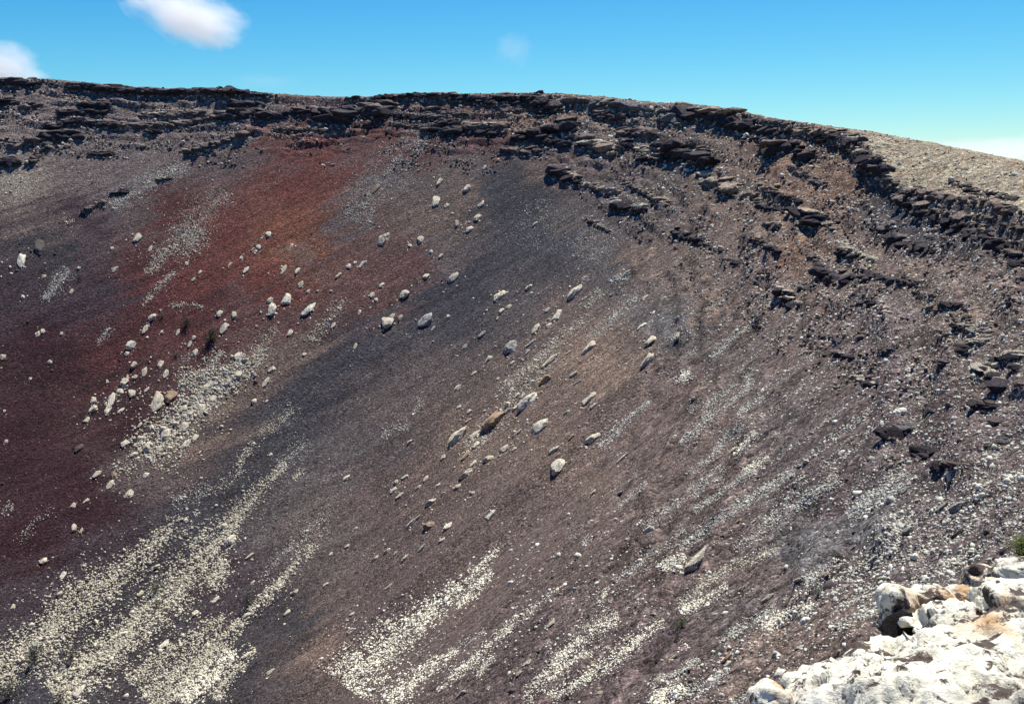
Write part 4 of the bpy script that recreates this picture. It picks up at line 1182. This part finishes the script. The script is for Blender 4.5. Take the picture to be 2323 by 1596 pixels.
sm.polygons.add(len(FFc)); sm.polygons.foreach_set('loop_start', np.arange(0, FFc.size, 3, dtype=np.int32)); sm.update(calc_edges=True)
ca = sm.color_attributes.new('tint', 'FLOAT_COLOR', 'POINT'); ca.data.foreach_set('color', np.concatenate([TT, np.ones((len(TT), 1))], 1).astype(np.float32).ravel())
sm.materials.append(m_scree)
scree = put('scree', sm); tag(scree, 'pale scree stones strewn in bands down the crater slope', 'scree', None, 'stuff')
print('scree tris', len(FFc), sel3.sum(), sel2.sum(), sel1.sum())

# ------------------------------------------------------------------ foreground rocks on the near rim
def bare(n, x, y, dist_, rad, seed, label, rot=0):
    X, Y = Z(n, x, y); o = put('shade_blackened_rock', tomesh('shade_blackened_rock', rockverts(ICO[4][0], seed, 'crag'), ICO[4][1], m_crag)); d = Vector(ray(X, Y))
    o.location = d*(dist_/d.length); o.scale = rad; o.rotation_euler = (0, .3, rot); o.color = (.035, .03, .028, 1)  # near-black base colour paints the shadow inside the rim hollows
    return tag(o, label, 'rock', 'rocks blackened for hollow shade on the near rim')
def crust(name, lumps, label, mat, voxel, seed, amp=1.0):
    V, FF_, off = [], [], 0
    for k, (X, Y, dist_, rad) in enumerate(lumps):
        v, f = ICO[4]; r = np.random.default_rng(seed+k); o = r.uniform(-30, 30, 3)
        ra = 1+.40*fbm(v[:, 0]*1.3+o[0], v[:, 1]*1.3+o[1], v[:, 2]*1.3+o[2], 3)
        d = ray(X, Y); c = d*(dist_/np.linalg.norm(d)); V.append(v*ra[:, None]*np.array(rad)+c); FF_.append(f+off); off += len(v)
    me = bpy.data.meshes.new(name); me.from_pydata(np.concatenate(V).tolist(), [], np.concatenate(FF_).tolist())
    o = put(name, me); md = o.modifiers.new('join', 'REMESH'); md.mode = 'VOXEL'; md.voxel_size = voxel
    dg_ = bpy.context.evaluated_depsgraph_get(); dg_.update(); m2 = bpy.data.meshes.new_from_object(o.evaluated_get(dg_)); o.modifiers.clear(); o.data = m2
    n = len(m2.vertices); p = np.empty(n*3, np.float32); m2.vertices.foreach_get('co', p); p = p.reshape(-1, 3)
    nr = np.empty(n*3, np.float32); m2.vertex_normals.foreach_get('vector', nr); nr = nr.reshape(-1, 3)
    h_ = .13*fbm(p[:, 0]*3, p[:, 1]*3, p[:, 2]*3+seed, 5, .55)+.05*(.5-np.abs(fbm(p[:, 0]*5, p[:, 1]*5, p[:, 2]*7+3, 4)))
    h_ -= .09*sstep(.10, .32, fbm(p[:, 0]*4.2+7, p[:, 1]*4.2, p[:, 2]*5, 3))+.035*sstep(.12, .3, fbm(p[:, 0]*13, p[:, 1]*13, p[:, 2]*13, 2))
    p = p+nr*(h_*amp)[:, None]
    m2.vertices.foreach_set('co', p.astype(np.float32).ravel()); m2.materials.clear(); m2.materials.append(mat); m2.update()
    m2.polygons.foreach_set('use_smooth', np.ones(len(m2.polygons), bool))
    return tag(o, label, 'rock', 'white rocks on the near rim')
def zl(n, x, y, d, r): return (*Z(n, x, y), d, r)
crust('rim_rock', [(2290, 1745, 4.75, (1.05, .74, .36)), (1880, 1622, 5.0, (.18, .24, .22)), (2270, 1550, 5.6, (.46, .45, .24)), (2060, 1612, 5.4, (.34, .34, .21)),
                   zl(9, 1790, 1150, 6.0, (.17, .2, .08)), zl(9, 1960, 1100, 6.1, (.32, .26, .13)), zl(9, 2250, 1020, 6.2, (.30, .30, .16)), zl(9, 1400, 1330, 5.9, (.24, .24, .09)), zl(9, 1260, 1440, 5.8, (.15, .2, .06))],
      'broad white lichened crust of rock filling the bottom right corner', m_fore, .023, 60)
crust('rim_rock', [zl(9, 1425, 1010, 6.3, (.075, .10, .17)), zl(9, 1480, 930, 6.45, (.12, .13, .07)), zl(9, 1590, 925, 6.5, (.13, .14, .07)), zl(9, 1680, 985, 6.5, (.13, .14, .12)), zl(9, 1800, 985, 6.7, (.15, .15, .11)), zl(9, 1890, 940, 6.8, (.14, .14, .11))],
      'white and orange rock arching over the black left hollow', m_oran, .014, 80, .7)
crust('rim_rock', [zl(9, 1990, 860, 7.2, (.11, .13, .15)), zl(9, 2080, 800, 7.4, (.16, .16, .09)), zl(9, 2190, 800, 7.3, (.16, .15, .16)), zl(9, 2270, 860, 7.2, (.18, .18, .2)), zl(9, 2190, 970, 7.0, (.10, .12, .10)), zl(9, 2320, 780, 7.5, (.2, .2, .16))],
      'white rock with an orange edge over the black right hollow', m_oran, .014, 95, .7)
crust('rim_rock', [zl(9, 600, 1590, 4.7, (.085, .09, .085)), zl(9, 590, 1510, 4.75, (.04, .04, .035))], 'small orange rock at the bottom edge left of the white crust', m_oran, .010, 120, .4)
bare(9, 1450, 1170, 6.15, (.12, .12, .17), 901, 'dark rock face below the left hollow of the near rim', .2)
bare(9, 1530, 1030, 6.75, (.15, .14, .16), 902, 'rock painted black as the shadow deep inside the left hollow of the near rim', .8)
bare(9, 2075, 930, 7.45, (.2, .16, .24), 903, 'rock coloured black for the shadow deep inside the right hollow of the near rim', 1.5)
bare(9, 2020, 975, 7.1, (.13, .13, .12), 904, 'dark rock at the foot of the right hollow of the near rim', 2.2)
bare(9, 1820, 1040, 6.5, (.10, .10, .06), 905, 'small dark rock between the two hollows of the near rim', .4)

# ------------------------------------------------------------------ plants
m_leaf, nt, b = newmat('plant_leaf'); oi = N(nt, 'ShaderNodeObjectInfo'); nt.links.new(oi.outputs['Color'], b.inputs['Base Color'])
m_twig, nt, b = newmat('dry_twig'); b.inputs['Base Color'].default_value = (.17, .14, .11, 1)
def shrub(n, x, y, w, h, colr_, label, density=1.0, seed=0):
    r = random.Random(seed+40); X, Y = Z(n, x, y+h*.35); p, nn, t = hit_near(X, Y)
    k = ZK*t/F; W, H = w*k*.5, h*k
    root = bpy.data.objects.new('shrub', None); col.objects.link(root); root.location = p; tag(root, label, 'shrub', 'low shrubs on the crater slope')
    tv, tf, lv, lf = [], [], [], []
    for i in range(int(26*density)):
        a = r.uniform(0, 6.28); el = r.uniform(.15, 1.0); L = H*r.uniform(.6, 1.05)
        d = Vector((math.cos(a)*(1-el)*W/H*1.4, math.sin(a)*(1-el)*W/H*1.4, el)); d.normalize(); e = d*L
        sd_ = d.orthogonal().normalized()*H*.012; b0 = len(tv); s2 = d.cross(sd_)
        tv += [sd_*1.5, s2*1.5-sd_, -s2*1.5-sd_, e]; tf += [(b0, b0+1, b0+3), (b0+1, b0+2, b0+3), (b0+2, b0, b0+3)]
        for j in range(int(22*density)):
            c = e*r.uniform(.35, 1.08)+Vector((r.gauss(0, 1), r.gauss(0, 1), r.gauss(0, 1)))*H*.10
            u = Vector((r.gauss(0, 1), r.gauss(0, 1), r.gauss(0, 1))).normalized()*H*r.uniform(.03, .06); q = u.orthogonal().normalized()*u.length*.45
            b0 = len(lv); lv += [c-u, c+q, c+u, c-q]; lf += [(b0, b0+1, b0+2, b0+3)]
    me1 = bpy.data.meshes.new('stems'); me1.from_pydata([v[:] for v in tv], [], tf); me1.materials.append(m_twig)
    me2 = bpy.data.meshes.new('foliage'); me2.from_pydata([v[:] for v in lv], [], lf); me2.materials.append(m_leaf)
    a1 = put('stems', me1, root); a2 = put('foliage', me2, root); a2.color = (*colr_, 1)
    return root
DRY, GRN, GRY = (.10, .085, .06), (.085, .105, .035), (.15, .16, .14)
shrub(4, 1240, 605, 60, 60, DRY, 'small dark round bush on the maroon ash', 1.3, 1)
shrub(4, 1410, 690, 100, 84, (.12, .10, .07), 'bigger brown round bush below the small dark one', 1.5, 2)
shrub(4, 1080, 555, 60, 30, GRY, 'low bluish bush left of the small dark round one', 1, 3)
shrub(4, 1170, 805, 70, 44, GRY, 'greyish spreading bush above the boulder field', .8, 4)
shrub(4, 530, 305, 50, 26, GRN, 'flat greenish tuft on the purple ash at left', 1, 5)
shrub(5, 340, 460, 60, 40, (.12, .11, .05), 'yellowish plant left of the cream boulder under a tan streak', .8, 6)
shrub(7, 1040, 820, 150, 90, GRY, 'grey dry bush among the pale stones of the widest rubble band', .9, 7)
shrub(7, 1650, 900, 90, 110, GRY, 'tall grey dry bush left of the narrow rubble band', .8, 8)
shrub(7, 230, 1270, 150, 120, GRY, 'large grey dry bush in rubble near the left edge', .9, 9)
shrub(7, 480, 1265, 90, 100, GRY, 'grey dry bush right of the large one near the left edge', .8, 10)
shrub(7, 400, 1540, 110, 90, GRY, 'grey dry bush at the bottom edge, left', .8, 11)
shrub(7, 60, 1520, 130, 110, GRY, 'bluish grey bush in the bottom left corner', .9, 12)
shrub(7, 1040, 940, 90, 70, GRY, 'thin grey bush below the one in the widest rubble band', .7, 13)
shrub(8, 2245, 1080, 64, 46, (.16, .17, .12), 'green grey bush at the head of a long rubble line', 1, 14)
shrub(8, 1650, 1000, 90, 60, (.20, .22, .22), 'bluish thin bush under a bright stone', .6, 15)
shrub(9, 920, 850, 130, 80, (.17, .20, .15), 'grey green feathery bush above the foreground rocks', 1, 16)
shrub(9, 1320, 770, 70, 44, (.16, .15, .05), 'small yellow green plant left of the white smooth boulder', 1, 17)
shrub(9, 275, 1240, 60, 50, (.2, .22, .22), 'bluish little bush at the lower right slope', .8, 18)
shrub(9, 2275, 570, 130, 130, (.13, .16, .04), 'bright yellow green bush cut by the right edge', 1.6, 19)
shrub(9, 15, 1060, 50, 60, (.11, .13, .06), 'small green bush between the right rubble lines', 1, 20)

# ------------------------------------------------------------------ clouds
def cloudmat(dens_, seed, thr):
    m = bpy.data.materials.new('cloud_vapour'); m.use_nodes = True; nt = m.node_tree; nt.nodes.clear()
    out = nt.nodes.new('ShaderNodeOutputMaterial'); pv = nt.nodes.new('ShaderNodeVolumePrincipled')
    pv.inputs['Color'].default_value = (1, 1, 1, 1); pv.inputs['Anisotropy'].default_value = .3
    tc = N(nt, 'ShaderNodeTexCoord').outputs['Object']
    ln = N(nt, 'ShaderNodeVectorMath', operation='LENGTH'); nt.links.new(tc, ln.inputs[0])
    mp = N(nt, 'ShaderNodeMapping'); mp.inputs['Location'].default_value = (seed*3.1, seed, 0); nt.links.new(tc, mp.inputs[0])
    nz = noise(nt, mp.outputs[0], 1.6, 5, .6)
    a = N(nt, 'ShaderNodeMath', operation='SUBTRACT'); a.inputs[0].default_value = 1.0; nt.links.new(ln.outputs['Value'], a.inputs[1])
    b_ = N(nt, 'ShaderNodeMath', operation='MULTIPLY_ADD'); nt.links.new(nz, b_.inputs[0]); b_.inputs[1].default_value = 1.5; nt.links.new(a.outputs[0], b_.inputs[2])
    mr = N(nt, 'ShaderNodeMapRange'); nt.links.new(b_.outputs[0], mr.inputs[0]); mr.inputs[1].default_value = thr; mr.inputs[2].default_value = thr+.75
    mr.inputs[3].default_value = 0; mr.inputs[4].default_value = dens_
    nt.links.new(mr.outputs[0], pv.inputs['Density']); nt.links.new(pv.outputs[0], out.inputs['Volume']); return m
def cloud(X, Y, w, h, D, dens_, label, seed, thr=.95, dy=.7, tilt=0):
    d = Vector(ray(X, Y)); p = d*D; k = D/F
    v, f = ICO[3]
    me = bpy.data.meshes.new('cloud'); me.from_pydata(v.tolist(), [], f.tolist()); me.materials.append(cloudmat(dens_/(w*k), seed, thr))
    o = put('cloud', me); o.location = p; o.scale = (w*k*.75, w*k*.5*dy, h*k*.75); o.rotation_euler = (0, tilt, -math.atan2(p.x, p.y))
    tag(o, label, 'cloud', 'clouds over the rim'); return o
cloud(422, 28, 215, 112, 2600, 7, 'biggest white cloud cut by the top edge, left', 1, .9, tilt=.35)
cloud(8, 158, 135, 95, 2600, 6, 'white cloud behind the rim at the left edge', 2, .9)
cloud(1165, 112, 80, 70, 2600, .45, 'faint small wisp of cloud high over the middle of the rim', 3, .95)
cloud(2310, 345, 460, 62, 2600, 2.6, 'low flat pale cloud on the right horizon', 4, .85)
cloud(600, 185, 150, 30, 2600, .25, 'barely visible wisp just above the left skyline', 5, .9)

# ------------------------------------------------------------------ land and sea far below
def disc(name, rad, z, colr_, rough=.95):
    m, nt, b = newmat(name+'_surface'); b.inputs['Base Color'].default_value = (*colr_, 1); b.inputs['Roughness'].default_value = rough
    tc = N(nt, 'ShaderNodeTexCoord').outputs['Object']; n_ = noise(nt, tc, .004, 6, .6)
    nt.links.new(mix(nt, 1.0, colr_, ramp(nt, n_, [(.3, g3(.7)), (.7, g3(1.3))]), 'MULTIPLY'), b.inputs['Base Color'])
    a = np.linspace(0, 2*math.pi, 97)[:-1]; v = [(rad*math.cos(t), rad*math.sin(t), z) for t in a]
    me = bpy.data.meshes.new(name); me.from_pydata(v, [], [tuple(range(96))]); me.materials.append(m); o = put(name, me); o['kind'] = 'structure'
disc('plain', 4000, -70, (.20, .15, .11)); disc('sea', 40000, -78, (.02, .05, .09), .2)
